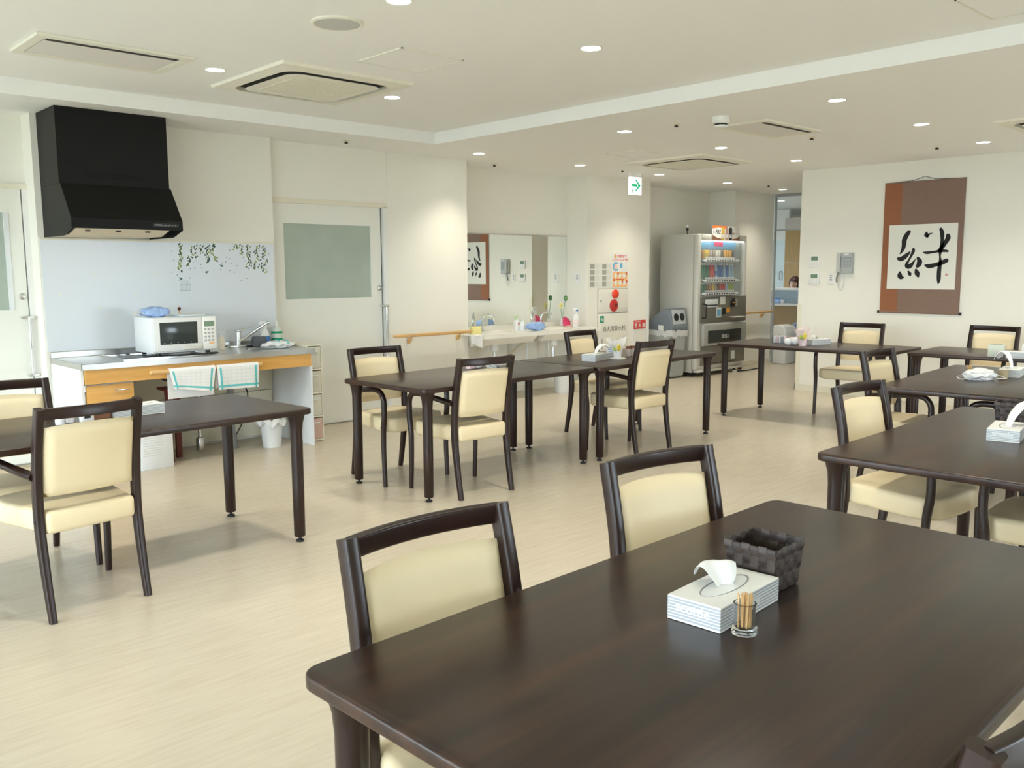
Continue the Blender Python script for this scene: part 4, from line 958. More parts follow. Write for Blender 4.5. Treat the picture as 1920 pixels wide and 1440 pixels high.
for dx, dz, m in ((-0.035, 0.245, 'lime'), (0.045, 0.33, 'leaf_green')):
    bm = B(); tube(bm, catmull([(0, 0, 0.069), (dx*0.3, 0, 0.14), (dx, -0.01, dz-0.015)], 5), 0.003, 6); st = part('stem', bm, 'leaf_green', t)
    bm = B()
    for k in range(7):
        a = 2*PI*k/7; ball(bm, (dx+0.022*math.cos(a), -0.014, dz+0.022*math.sin(a)), 0.014, 1, 0.4, 1, 8)
    part('petal', bm, 'pale_yellow' if m == 'lime' else 'leaf_green', st)
    bm = B(); ball(bm, (dx, -0.022, dz), 0.012, 1, 0.6, 1, 10); part('flower_eye', bm, 'lime', st)
p = on_z(1068, 733); lathed('small_bin', 'small white waste bin under the right basin', 'bin', (7.38, 7.02, 0), [('tub', [(0, 0), (0.085, 0), (0.105, 0.26), (0.099, 0.26), (0.08, 0.008), (0, 0.008)], 'white_gloss')])
def switch(name, label, loc, rz, w, h, rows, m='white_plastic'):
    t = thing(name, label, 'switch', loc, rz)
    bm = B(); box(bm, -w/2, w/2, -0.008, 0, -h/2, h/2, 0.002); part('plate', bm, m, t)
    bm = B()
    for k in range(rows): box(bm, -w*0.18, w*0.22, -0.0105, -0.008, h*0.30-k*h*0.17-0.006, h*0.30-k*h*0.17+0.006)
    part('rocker', bm, 'phone_grey', t, smooth=False)
switch('light_switch', 'narrow white light switch on the return wall beside the mirror', (XN1, 7.266, 1.30), -PI/2, 0.07, 0.12, 3)

# ================================================================== fire hydrant wall
t = thing('fire_hydrant_box', 'cream fire hydrant cabinet with red lamp and bell', 'hydrant box', (8.10, YH-0.001, 0.10)); bw = 0.55
bm = B(); box(bm, 0, bw, -0.012, -0.001, 0.785, 1.068, 0.002); up = part('upper_door', bm, mat('box_cream', (0.76, 0.74, 0.66), 0.45), t)
bm = B(); box(bm, 0, bw, -0.012, -0.001, 0, 0.772, 0.002); lo = part('lower_door', bm, 'box_cream', t)
bm = B(); box(bm, -0.006, bw+0.006, -0.004, -0.001, -0.006, 1.074); part('shadow_gap', bm, 'grey_print', t, smooth=False)
bm = B(); ball(bm, (0.306, -0.012, 1.008), 0.062, 1, 0.55, 0.92, 20)
for v in bm.verts: v.co.y = min(v.co.y, -0.0125)
part('red_lamp', bm, 'red_lamp', up)
bm = B(); lathe(bm, [(0, 0), (0.076, 0), (0.076, 0.006), (0.06, 0.022), (0.03, 0.030), (0, 0.030)], n=28); o = part('alarm_button', bm, mat('alarm_red', (0.50, 0.03, 0.025), 0.3), up); o.rotation_euler = (PI/2, 0, 0); o.location = (0.280, -0.012, 0.868)
bm = B(); ball(bm, (0.292, -0.043, 0.872), 0.016, 1, 0.4, 1.2, 10); part('push_point', bm, 'black', up)
bm = B(); box(bm, 0.022, 0.055, -0.0145, -0.0122, 0.91, 0.942, 0.001); part('latch', bm, 'phone_grey', up)
bm = B(); box(bm, 0.028, 0.10, -0.0135, -0.0121, 0.665, 0.745); mk = part('exit_mark', bm, 'green_print', lo)
bm = B(); box(bm, 0.045, 0.062, -0.0142, -0.0136, 0.685, 0.725); box(bm, 0.035, 0.060, -0.0142, -0.0136, 0.705, 0.714); box(bm, 0.070, 0.090, -0.0142, -0.0136, 0.680, 0.715); part('mark_print', bm, 'white_gloss', mk, smooth=False)
text('lettering', '消火用散水栓', 0.073, 'text_dark', lo, (0.293, -0.0123, 0.580), UPRIGHT)
bm = B(); box(bm, 0.055, 0.075, -0.022, -0.012, 0.34, 0.47, 0.003); part('handle', bm, 'phone_grey', lo)
t = thing('notice_sheet', 'white notice sheet with grey washing pictures above the hydrant box', 'poster', (7.935, YH-0.001, 1.18), 0, 'notices on the hydrant wall')
w, h = 0.415, 0.30
bm = B(); box(bm, 0, w, -0.002, 0, 0, h); part('paper', bm, mat('sheet_white', (0.76, 0.76, 0.70), 0.6), t, smooth=False)
bm = B()
for r_ in range(4):
    for c_ in range(2): box(bm, 0.025+c_*0.215, 0.10+c_*0.215, -0.0026, -0.0021, 0.022+r_*0.07, 0.077+r_*0.07)
part('picture', bm, 'grey_print', t, smooth=False)
bm = B()
for r_ in range(4):
    for c_ in range(2):
        for k in range(4): box(bm, 0.112+c_*0.215, 0.185+c_*0.215-0.008*(k % 2), -0.0026, -0.0021, 0.030+r_*0.07+k*0.012, 0.034+r_*0.07+k*0.012)
part('caption', bm, 'pale_print', t, smooth=False)
t = thing('colour_poster', 'white and orange hygiene poster with red heading and blue drawing', 'poster', (8.362, YH-0.001, 1.185), 0, 'notices on the hydrant wall')
w, h = 0.288, 0.415
bm = B(); box(bm, 0, w, -0.002, 0, 0, h); part('paper', bm, 'white_paper', t, smooth=False)
bm = B(); box(bm, 0.006, w-0.006, -0.0026, -0.0021, 0.006, 0.19); part('orange_field', bm, 'orange_print', t, smooth=False)
bm = B()
for x, z, rx, rz_ in ((0.06, 0.145, 0.026, 0.03), (0.14, 0.145, 0.03, 0.026), (0.22, 0.145, 0.028, 0.03), (0.06, 0.055, 0.028, 0.03), (0.145, 0.055, 0.03, 0.028), (0.225, 0.055, 0.026, 0.03)): prism(bm, [(x+rx*math.cos(a*PI/6), z+rz_*math.sin(a*PI/6)) for a in range(12)], -0.0031, -0.0027, 'y')
part('hand_drawing', bm, 'white_paper', t, smooth=False)
bm = B(); box(bm, 0.07, 0.22, -0.0031, -0.0027, 0.096, 0.103)
for x, z in ((0.095, 0.165), (0.255, 0.165), (0.02, 0.09), (0.18, 0.07), (0.262, 0.07)): box(bm, x, x+0.024, -0.0034, -0.0032, z-0.012, z+0.016)
part('caption', bm, 'red_print', t, smooth=False)
bm = B(); c_ = [(0.065+0.058*math.cos(a), 0.255+0.056*math.sin(a)) for a in [R(40+k*20) for k in range(15)]]; i_ = [(0.075+0.034*math.cos(a), 0.255+0.034*math.sin(a)) for a in [R(320-k*20) for k in range(15)]]
prism(bm, c_+i_, -0.0028, -0.0022, 'y'); box(bm, 0.14, 0.19, -0.0028, -0.0022, 0.235, 0.295); box(bm, 0.195, 0.27, -0.0027, -0.0022, 0.213, 0.216); part('blue_drawing', bm, 'blue_print', t, smooth=False)
bm = B(); prism(bm, [(0.06+0.03*math.cos(a*PI/6), 0.25+0.032*math.sin(a*PI/6)) for a in range(12)], -0.0033, -0.0029, 'y'); part('pink_face', bm, 'pink_print', t, smooth=False)
bm = B(); prism(bm, [(0.055+0.024*math.cos(a*PI/8), 0.378+0.024*math.sin(a*PI/8)) for a in range(16)], -0.0028, -0.0022, 'y'); part('sun_mark', bm, mat('ochre', (0.72, 0.38, 0.10), 0.6), t, smooth=False)
text('heading', '手指衛生で', 0.036, 'red_print', t, (0.175, -0.0024, 0.375), UPRIGHT, bold=0.001); text('heading', 'ノロウイルスを予防', 0.034, 'red_print', t, (0.146, -0.0024, 0.335), UPRIGHT, bold=0.001)
t = thing('extinguisher_sign', 'small red sign with white characters on the hydrant wall', 'sign', (8.784, YH-0.001, 0.655))
bm = B(); box(bm, 0, 0.238, -0.004, 0, 0, 0.112, 0.001); part('plate', bm, 'red_print', t)
text('lettering', '消 火 器', 0.062, 'white_gloss', t, (0.119, -0.0045, 0.042), UPRIGHT, bold=0.001)
bm = B(); box(bm, 0.02, 0.13, -0.0046, -0.0041, 0.088, 0.094); part('small_print', bm, 'white_gloss', t, smooth=False)
t = thing('extinguisher_niche', 'white outlined extinguisher panel below the red sign', 'panel', (8.79, YH-0.001, 0.10))
bm = B()
for q in ((0, 0.012, 0, 0.545), (0.23, 0.242, 0, 0.545), (0.012, 0.23, 0.533, 0.545), (0.012, 0.23, 0, 0.012)): box(bm, q[0], q[1], -0.006, 0, q[2], q[3])
part('frame', bm, 'white_gloss', t, smooth=False)
bm = B(); box(bm, 0.012, 0.23, -0.003, 0, 0.012, 0.533); part('door', bm, 'box_cream', t, smooth=False)

# ================================================================== vending machine
VX0, VX1, VY0, VY1, VH = 9.655, 10.80, 6.78, 7.385, 1.855
t = thing('vending_machine', 'grey drinks vending machine in the alcove', 'vending machine', (VX0, VY0, 0)); w = VX1-VX0; d = VY1-VY0
bm = B(); box(bm, 0, w, 0.075, d, 0.05, VH, 0.012); part('cabinet', bm, 'vend_side', t)
for fx in (0.06, w-0.06):
    for fy in (0.12, d-0.06):
        bm = B(); lathe(bm, [(0, 0), (0.035, 0), (0.035, 0.012), (0.015, 0.015), (0.015, 0.0495), (0, 0.0495)], (fx, fy, 0), 12); part('foot', bm, 'black', t)
gx0, gx1, gz0, gz1 = 0.082, w-0.055, 1.045, 1.775
bm = B()
box(bm, 0, gx0, 0, 0.0745, 0.09, VH, 0.02, 3); box(bm, gx1, w, 0, 0.0745, 0.09, VH, 0.02, 3); box(bm, gx0, gx1, 0, 0.0745, gz1, VH, 0.008); box(bm, gx0, gx1, 0.008, 0.0745, 0.09, gz0, 0.003)
dr = part('door', bm, 'vend_front', t)
bm = B(); box(bm, gx0, gx1, 0.066, 0.0745, gz0, gz1); part('display_back', bm, 'vend_back', dr, smooth=False)
bm = B(); box(bm, gx0, gx1-0.14, 0.060, 0.0655, 1.665, gz1); part('sky_strip', bm, 'blue_print', dr, smooth=False)
bm = B(); box(bm, gx0+0.36, gx0+0.56, 0.0585, 0.0598, 1.70, 1.76); part('red_patch', bm, 'hot_pink', dr, smooth=False)
bm = B(); box(bm, gx0, gx1, 0.0005, 0.0035, gz0, gz1); part('display_glass', bm, mat('vend_glass', (0.85, 0.92, 0.92), 0.04, alpha=0.10), dr, smooth=False)
bm = B(); box(bm, gx0+0.02, gx1-0.02, 0.008, 0.022, gz1-0.014, gz1-0.001); part('display_lamp', bm, mat('display_lamp', (1, 1, 1), 0.5, emit=(1.0, 0.97, 0.92), estr=4.0), dr, smooth=False)
shelves = [1.495, 1.232, 1.062]
for z in shelves:
    bm = B(); prism(bm, [(gx0+0.005, z+0.02), (gx0+0.06, z+0.035), (gx1-0.20, z+0.035), (gx1-0.12, z+0.018), (gx1-0.20, z), (gx0+0.06, z)], -0.020, -0.0005, 'y', bev=0.003); sh = part('button_shelf', bm, 'white_gloss', dr)
    bm = B()
    for k in range(12): box(bm, gx0+0.088+k*0.0575, gx0+0.118+k*0.0575, -0.0235, -0.0205, z+0.010, z+0.026, 0.001)
    part('select_button', bm, 'black', sh)
    bm = B(); box(bm, gx0+0.012, gx1-0.15, 0.006, 0.058, z+0.037, z+0.043); part('shelf_plate', bm, 'vend_grey', sh, smooth=False)
    bm = B()
    for k in range(12): box(bm, gx0+0.078+k*0.0575, gx0+0.125+k*0.0575, -0.004, -0.0006, z+0.046, z+0.066)
    part('price_tag', bm, 'box_stripe', sh, smooth=False)
bm = B(); box(bm, gx0-0.006, w-0.004, -0.010, 0.008, 0.70, gz0-0.004, 0.004); cp = part('coin_panel', bm, 'vend_dark', dr)
bm = B(); box(bm, 0.165, 0.455, -0.016, -0.0102, 0.905, 1.010, 0.002); pc = part('price_card', bm, 'box_stripe', cp)
bm = B()
for k in range(12): box(bm, 0.176+k*0.0225, 0.194+k*0.0225, -0.0175, -0.0162, 0.922, 0.94)
part('card_key', bm, 'black', pc, smooth=False)
bm = B(); sweep(bm, [(0.095, -0.012, 0.955), (0.135, -0.045, 0.945), (0.140, -0.048, 0.90), (0.140, -0.048, 0.80), (0.132, -0.045, 0.77), (0.095, -0.012, 0.765)], circ(0.010, 8)); part('pull_handle', bm, 'black', cp)
bm = B(); box(bm, 0.505, 0.625, -0.013, -0.0102, 0.935, 1.035); part('notice_label', bm, 'white_paper', cp)
bm = B(); box(bm, 0.425, 0.535, -0.013, -0.0102, 0.765, 0.900); lb = part('blue_label', bm, 'white_paper', cp)
bm = B(); box(bm, 0.437, 0.522, -0.0142, -0.0132, 0.785, 0.87); part('blue_label_print', bm, 'blue_print', lb)
bm = B(); box(bm, 0.565, 0.640, -0.014, -0.0102, 0.800, 0.880); part('reader', bm, 'black', cp)
bm = B(); box(bm, 0.660, 0.740, -0.014, -0.0102, 0.825, 0.885); part('orange_label', bm, mat('vend_orange', (0.75, 0.33, 0.04), 0.5), cp)
bm = B(); lathe(bm, [(0, 0), (0.065, 0), (0.06, 0.012), (0.03, 0.018), (0, 0.018)], n=20); o = part('coin_slot', bm, 'black', cp); o.rotation_euler = (PI/2, 0, 0); o.location = (0.800, -0.0102, 0.955)
bm = B(); box(bm, 0.78, 0.83, -0.031, -0.0285, 0.948, 0.962); part('slot_lamp', bm, 'vend_orange', cp)
bm = B(); box(bm, 0.87, 0.92, -0.014, -0.0102, 0.90, 1.00, 0.003); part('return_lever', bm, 'vend_grey', cp)
bm = B(); box(bm, 0.74, 0.98, -0.10, -0.0102, 0.755, 0.765, 0.003); part('coin_tray', bm, 'vend_front', cp)
bm = B(); box(bm, 0.085, w-0.03, -0.050, 0.008, 0.395, 0.695, 0.03, 3); ch = part('delivery_hatch', bm, 'vend_grey', dr)
bm = B(); box(bm, 0.185, 0.965, -0.056, -0.0505, 0.435, 0.600, 0.004); fp = part('flap', bm, mat('flap_dark', (0.03, 0.035, 0.03), 0.15), ch)
text('lettering', '取出口', 0.055, 'white_gloss', fp, (0.575, -0.0565, 0.51), UPRIGHT)
bm = B(); box(bm, 0.10, w-0.02, -0.012, 0.0075, 0.14, 0.392, 0.004); kp = part('kick_panel', bm, 'vend_dark', dr)
bm = B()
for k in range(9): box(bm, 0.30+k*0.075, 0.35+k*0.075, -0.0145, -0.0125, 0.155, 0.166)
part('louvre', bm, 'black', kp, smooth=False)
bm = B(); box(bm, 0.79, 0.88, -0.0145, -0.0125, 0.19, 0.30); part('rating_plate', bm, 'box_stripe', kp)
bm = B(); box(bm, 0.02, w, -0.02, 0.06, 0.055, 0.088, 0.004); part('base_bar', bm, 'vend_front', t)
# topper card
tp = thing('topper_sign', 'orange and white card sign standing on the vending machine', 'sign', (9.945, VY0-0.014, 1.782)); tw = 0.635; th = 0.185; TK = th/0.125
bm = B(); box(bm, 0, tw, 0, 0.012, 0, th); part('card', bm, 'white_paper', tp, smooth=False)
bm = B(); prism(bm, [(0, th), (0, 0.10*TK), (0.14, 0.112*TK), (0.30, 0.10*TK), (0.34, th)], -0.0015, -0.0002, 'y'); part('orange_band', bm, mat('topper_orange', (0.72, 0.16, 0.03), 0.5), tp, smooth=False)
bm = B(); prism(bm, [(0, 0), (0, 0.045*TK), (0.10, 0.02*TK), (0.20, 0.012*TK), (0.20, 0)], -0.0015, -0.0002, 'y'); part('dark_band', bm, 'brown_box', tp, smooth=False)
bm = B(); prism(bm, [(0.46, 0), (0.46, 0.012*TK), (0.56, 0.02*TK), (tw, 0.04*TK), (tw, 0)], -0.0015, -0.0002, 'y'); part('dark_band', bm, 'brown_box', tp, smooth=False)
text('lettering', 'FIRE', 0.080, 'ink', tp, (0.125, -0.0006, 0.070*TK), UPRIGHT, sx=0.85, bold=0.0015)
bm = B(); prism(bm, [(x, z*TK) for x, z in ((0.022, 0.05), (0.034, 0.05), (0.040, 0.068), (0.030, 0.10), (0.020, 0.072))], -0.0012, -0.0003, 'y'); part('flame_mark', bm, 'ink', tp, smooth=False)
text('lettering', '深煎り コーヒー', 0.026, 'brown_box', tp, (0.548, -0.0006, 0.060*TK), UPRIGHT)
for x, m in ((0.235, mat('can_gold', (0.60, 0.42, 0.08), 0.35)), (0.325, mat('can_rose', (0.45, 0.28, 0.24), 0.35)), (0.412, mat('can_black', (0.03, 0.03, 0.03), 0.35))):
    bm = B(); prism(bm, [(x-0.036, 0.004), (x+0.036, 0.004), (x+0.036, 0.150), (x+0.022, 0.170), (x-0.022, 0.170), (x-0.036, 0.150)], -0.003, -0.0016, 'y'); pc = part('can_print', bm, m, tp, smooth=False)
    bm = B(); box(bm, x-0.028, x+0.028, -0.0036, -0.0031, 0.03, 0.075); part('can_label', bm, 'box_stripe', pc, smooth=False)
# sample drinks behind the glass
ORD = 'first second third fourth fifth sixth seventh eighth ninth tenth eleventh twelfth'.split()
def sample(nm, x, zb, hgt, r, m, row, idx, colour, m2=None):
    o = lathed(nm, '%s sample %s, %s from left in %s row of vending machine' % (colour, 'can' if nm == 'sample_can' else 'bottle', ORD[idx-1], row), 'can' if nm == 'sample_can' else 'bottle', (VX0+x, VY0+0.031, zb+0.0005),
        [('body', [(0, 0), (r*0.86, 0), (r, 0.005), (r, hgt*0.90), (r*0.8, hgt*0.97), (0, hgt*0.97)], m), ('lid', [(0, hgt*0.9705), (r*0.76, hgt*0.9705), (r*0.76, hgt), (0, hgt)], 'vend_front')] if nm == 'sample_can' else
        [('body', [(0, 0), (r*0.9, 0), (r, 0.006), (r, hgt*0.55), (r*0.9, hgt*0.66), (r*0.42, hgt*0.88), (0, hgt*0.88)], m), ('cap', [(0, hgt*0.8805), (r*0.48, hgt*0.8805), (r*0.48, hgt), (0, hgt)], 'white_plastic'), ('label_wrap', [(r*1.01, hgt*0.22), (r*1.02, hgt*0.23), (r*1.02, hgt*0.50), (r*1.01, hgt*0.51)], m2 or m)], 'sample drinks behind the vending glass', 10)
CAN = {'amber': (0.42, 0.20, 0.05), 'yellow': (0.75, 0.52, 0.03), 'lilac': (0.50, 0.42, 0.44), 'tan': (0.42, 0.34, 0.25), 'white': (0.66, 0.66, 0.58), 'dark grey': (0.12, 0.11, 0.10), 'orange': (0.72, 0.38, 0.05), 'green': (0.015, 0.16, 0.06), 'red': (0.60, 0.05, 0.05), 'clear blue': (0.38, 0.55, 0.70), 'blue': (0.06, 0.16, 0.48), 'brown': (0.20, 0.09, 0.04), 'lime': (0.42, 0.52, 0.08)}
for k_, c_ in CAN.items(): mat('drink_'+k_, c_, 0.3)
for i, c_ in enumerate(['amber', 'yellow', 'yellow', 'lilac', 'tan', 'white', 'white', 'dark grey', 'orange', 'orange', 'orange', 'dark grey']): sample('sample_can', gx0+0.045+i*0.064, 1.538, 0.115, 0.0235, 'drink_'+c_, 'top', i+1, c_)
for i, c_ in enumerate(['green', 'green', 'green', 'red', 'red', 'clear blue', 'blue', 'blue', 'clear blue', 'blue', 'clear blue', 'clear blue']): sample('sample_bottle', gx0+0.045+i*0.064, 1.275, 0.205, 0.0245, 'drink_'+c_, 'middle', i+1, c_, 'drink_red' if c_ == 'red' else 'drink_blue' if c_ == 'clear blue' and i < 8 else None)
for i, c_ in enumerate(['green', 'green', 'brown', 'amber', 'yellow', 'tan', 'brown', 'red', 'red', 'clear blue', 'lime', 'lime']): sample('sample_bottle', gx0+0.045+i*0.064, 1.105, 0.118, 0.0235, 'drink_'+c_, 'bottom', i+1, c_)
t = thing('wall_plug', 'black plug and cord at the top of the vending machine', 'plug', (on_y(1261, 430, 7.0).x, 7.0, VH+0.0005)); t.location.x = max(t.location.x, VX0+0.06)
bm = B(); lathe(bm, [(0, 0.045), (0.01, 0.045), (0.018, 0.055), (0.018, 0.085), (0, 0.085)], n=10); cyl(bm, (0, 0, 0), (0, 0, 0.045), 0.006); part('plug', bm, 'black', t)
bm = B(); lathe(bm, [(0, 0.0855), (0.02, 0.0855), (0.016, 0.11), (0, 0.115)], n=10); part('cap', bm, 'white_plastic', t)
t = thing('floor_cable', 'black power cable lying in front of the vending machine', 'cable', (VX1-0.15, VY0-0.05, 0))
bm = B(); tube(bm, catmull([(-0.1, 0.02, 0.012), (0.10, -0.03, 0.012), (0.30, 0.0, 0.010), (0.62, 0.04, 0.008), (0.75, 0.12, 0.008)], 6), 0.008, 8); part('cord', bm, 'black', t)
bm = B(); box(bm, -0.16, -0.1005, 0.0, 0.04, 0, 0.03, 0.005); part('socket_block', bm, 'vend_front', t)
t = thing('umbrella_stand', 'dark brown post with yellow tag beside the vending machine', 'post', (10.88, 6.90, 0))
bm = B(); cyl(bm, (0, 0, 0), (0, 0, 0.555), 0.028, n=14); part('post', bm, 'redbrown', t)
bm = B(); box(bm, -0.03, 0.03, -0.012, 0.012, 0.556, 0.64, 0.003); part('tag', bm, 'yellow', t)
# recycling bin
t = thing('recycling_bin', 'grey recycling bin with two round holes beside the vending machine', 'bin', (9.27, 6.885, 0)); bw_, bd_ = 0.32, 0.44
bm = B()
a0 = [(0.02, 0.02), (bw_-0.02, 0.02), (bw_-0.02, bd_-0.02), (0.02, bd_-0.02)]; a1 = [(0, 0), (bw_, 0), (bw_, bd_), (0, bd_)]
V0 = [bm.verts.new((x, y, 0.012)) for x, y in a0]; V1 = [bm.verts.new((x, y, 0.62)) for x, y in a1]
for i in range(4): bm.faces.new((V0[i], V0[(i+1) % 4], V1[(i+1) % 4], V1[i]))
bm.faces.new(V0[::-1]); bm.faces.new(V1); bmesh.ops.bevel(bm, geom=[e for e in bm.edges], offset=0.02, segments=3, affect='EDGES')
part('tub', bm, 'bin_grey', t)
for fx in (0.05, bw_-0.05):
    for fy in (0.06, bd_-0.06):
        bm = B(); cyl(bm, (fx-0.012, fy, 0.0135), (fx+0.012, fy, 0.0135), 0.0135, n=10); part('caster', bm, 'black', t)
bm = B(); prism(bm, [(-0.012, 0.625), (-0.012, 0.675), (0.0, 0.69), (0.035, 0.90), (0.13, 0.90), (bd_+0.01, 0.70), (bd_+0.012, 0.625)], -0.012, bw_+0.012, 'x', bev=0.012); ld = part('lid', bm, 'bin_lid', t)
bm = B(); prism(bm, [(0.0015, 0.70), (-0.004, 0.70), (0.027, 0.885), (0.0325, 0.885)], 0.02, bw_-0.02, 'x'); pl = part('face_plate', bm, 'bin_face', ld, smooth=False)
for cx in (0.098, 0.222):
    bm = B(); lathe(bm, [(0, 0), (0.048, 0), (0.048, 0.004), (0, 0.004)], n=20); o = part('hole', bm, 'black', pl); o.rotation_euler = (PI/2-R(9.5), 0, 0); o.location = (cx, 0.0105, 0.792)
bm = B(); rr = random.Random(2)
pts = []
for k in range(48):
    s = k/48*4; i = int(s); f = s-i; A, C = a1[i], a1[(i+1) % 4]; x, y = A[0]+(C[0]-A[0])*f, A[1]+(C[1]-A[1])*f
    pts.append((bw_/2+(x-bw_/2)*1.05, bd_/2+(y-bd_/2)*1.05, 0.585+0.018*rr.uniform(-1, 1)))
sweep(bm, pts, [(0.035, 0.0), (0.03, 0.006), (-0.04, 0.010), (-0.042, 0.005)], side=(0, 0, 1), closed=True); part('liner_bag', bm, 'film', t)
bm = B(); box(bm, -0.0135, -0.0125, 0.13, 0.21, 0.625, 0.685); part('paper_note', bm, 'white_paper', t)

# ================================================================== scroll wall
SY0, SZB = 4.285, 0.935
t = thing('hanging_scroll', 'hanging scroll with bold black brush calligraphy on white paper', 'scroll', (XS-0.002, SY0, SZB), -PI/2)
def sc(px, py): p = on_x(px, py, XS-0.014); return SY0-p.y, p.z-SZB
sw, shh = 0.815, 1.345; rw = 0.185
bm = B(); box(bm, 0, rw, -0.010, -0.006, 0.012, shh); part('rust_border', bm, 'scroll_rust', t, smooth=False)
bm = B(); box(bm, rw, sw, -0.010, -0.006, 0.012, shh); part('brocade_field', bm, 'scroll_brocade', t, smooth=False)
a, b = sc(1668, 422), sc(1789, 543)
bm = B(); box(bm, a[0], b[0]+0.004, -0.0125, -0.0102, b[1], a[1]-0.004); part('paper', bm, 'scroll_paper', t, smooth=False)
bm = B(); cyl(bm, (-0.0, -0.008, 0.004), (sw, -0.008, 0.004), 0.011, n=14); part('bottom_rod', bm, 'scroll_brocade', t)
for x0, x1 in ((-0.022, -0.0005), (sw+0.0005, sw+0.022)):
    bm = B(); cyl(bm, (x0, -0.008, 0.004), (x1, -0.008, 0.004), 0.0145, n=14); part('rod_end', bm, 'ink', t)
bm = B(); box(bm, -0.002, sw+0.002, -0.013, -0.003, shh, shh+0.014, 0.003); part('top_batten', bm, 'scroll_brocade', t)
bm = B(); tube(bm, [(0.10, -0.009, shh+0.012), (0.30, -0.008, shh+0.02), (sw/2, -0.007, shh+0.055), (0.52, -0.008, shh+0.02), (0.72, -0.009, shh+0.012)], 0.003, 6); part('cord', bm, mat('cord_brown', (0.06, 0.04, 0.03), 0.8), t)
bm = B(); cyl(bm, (sw/2, 0.0, shh+0.057), (sw/2, -0.014, shh+0.057), 0.005, n=10); part('nail', bm, 'steel', t)
STROKES = [[(490, 315, 28), (450, 370, 34), (412, 450, 36), (405, 530, 33), (385, 610, 25), (342, 682, 8)],
 [(312, 765, 24), (350, 772, 33), (400, 748, 34), (465, 692, 25), (515, 640, 5)],
 [(565, 605, 20), (562, 640, 24), (530, 710, 18), (487, 790, 15), (452, 855, 24), (462, 893, 34), (505, 888, 35), (552, 842, 20), (600, 772, 4)],
 [(640, 755, 20), (668, 805, 36), (658, 860, 36), (632, 893, 24)],
 [(335, 1000, 18), (335, 1050, 38), (362, 1082, 28), (402, 1076, 6)], [(478, 982, 14), (502, 1022, 27), (512, 1046, 14)], [(608, 958, 20), (626, 1010, 36), (642, 1058, 20)],
 [(785, 326, 14), (785, 362, 34), (798, 388, 22)], [(800, 370, 22), (838, 350, 12), (895, 328, 2)],
 [(1030, 268, 24), (1050, 340, 30), (1050, 450, 24), (1040, 550, 27), (1020, 640, 25), (1012, 720, 13), (1018, 800, 20), (1006, 900, 28), (995, 1000, 30), (990, 1130, 26), (980, 1195, 5)],
 [(1148, 378, 30), (1148, 420, 34), (1100, 500, 30), (1042, 580, 28), (975, 628, 10)],
 [(738, 660, 11), (800, 665, 20), (920, 650, 16), (1040, 630, 22), (1142, 638, 16)],
 [(765, 876, 14), (830, 892, 32), (930, 870, 28), (1020, 845, 32), (1122, 796, 30)]]
kpx = 0.0   # stroke half-widths: 1 crop pixel in metres on the wall
e0, e1 = sc(1720, 480), sc(1721, 480); kpx = (e1[0]-e0[0])/9
for st in STROKES:
    P = []
    pp = catmull([(u, v, hw_) for u, v, hw_ in st], 4)
    for q in pp: x, z = sc(1650+q.x/9, 400+q.y/9); P.append((x, z, max(0.0006, q.z*kpx*1.18)))
    Lf, Rt = [], []
    for i, (x, z, hw_) in enumerate(P):
        x0, z0, _ = P[max(i-1, 0)]; x1, z1, _ = P[min(i+1, len(P)-1)]; dl = math.hypot(x1-x0, z1-z0) or 1; nx, nz = -(z1-z0)/dl, (x1-x0)/dl
        Lf.append((x+nx*hw_, z+nz*hw_)); Rt.append((x-nx*hw_, z-nz*hw_))
    bm = B()
    for i in range(len(P)-1): quad(bm, [(Lf[i][0], -0.0130, Lf[i][1]), (Lf[i+1][0], -0.0130, Lf[i+1][1]), (Rt[i+1][0], -0.0130, Rt[i+1][1]), (Rt[i][0], -0.0130, Rt[i][1])])
    for x, z, hw_ in (P[0], P[-1]): quad(bm, [(x+hw_*math.cos(k*PI/6), -0.01305, z+hw_*math.sin(k*PI/6)) for k in range(12)])
    part('brush_stroke', bm, 'ink', t, smooth=False)
x, z = sc(1774.5, 515); bm = B(); box(bm, x-0.012, x+0.012, -0.0131, -0.0127, z-0.012, z+0.012); part('seal', bm, mat('seal_red', (0.62, 0.32, 0.26), 0.7), t, smooth=False)
def wl(px, py): return on_x(px, py, XS)
for (q0, q1, wh) in (((1519, 479), (1538, 500), 'upper'), ((1518, 512), (1537, 533), 'lower')):
    a, b = wl(*q0), wl(*q1)
    t = thing('thermostat', '%s of the two white thermostats with green displays' % wh, 'thermostat', (XS-0.001, a.y, b.z), -PI/2, 'wall thermostats'); w, h = a.y-b.y, a.z-b.z
    bm = B(); box(bm, 0, w, -0.018, 0, 0, h, 0.004); part('case', bm, 'white_plastic', t)
    bm = B(); box(bm, w*0.2, w*0.82, -0.0195, -0.0182, h*0.55, h*0.90); part('display', bm, 'lcd_green', t)
    bm = B(); box(bm, w*0.1, w*0.9, -0.0190, -0.0182, h*0.44, h*0.46)
    for kx in (0.2, 0.45, 0.7):
        for kz in (0.14, 0.28): box(bm, w*kx, w*(kx+0.13), -0.0205, -0.0182, h*kz, h*(kz+0.06), 0.001)
    part('button', bm, 'box_stripe', t, smooth=False)
a, b = wl(1552, 512), wl(1565, 533); switch('wall_switch', 'narrow white switch plate between thermostats and wall phone', (XS-0.001, (a.y+b.y)/2, (a.z+b.z)/2), -PI/2, 0.075, 0.12, 4)
a, b = wl(1573, 474), wl(1600, 513)
t = thing('wall_phone', 'grey wall-mounted intercom phone with handset', 'phone', (XS-0.001, a.y, b.z), -PI/2); w, h = a.y-b.y, a.z-b.z
bm = B(); box(bm, 0, w, -0.045, 0, 0, h, 0.008); part('base', bm, 'phone_grey', t)
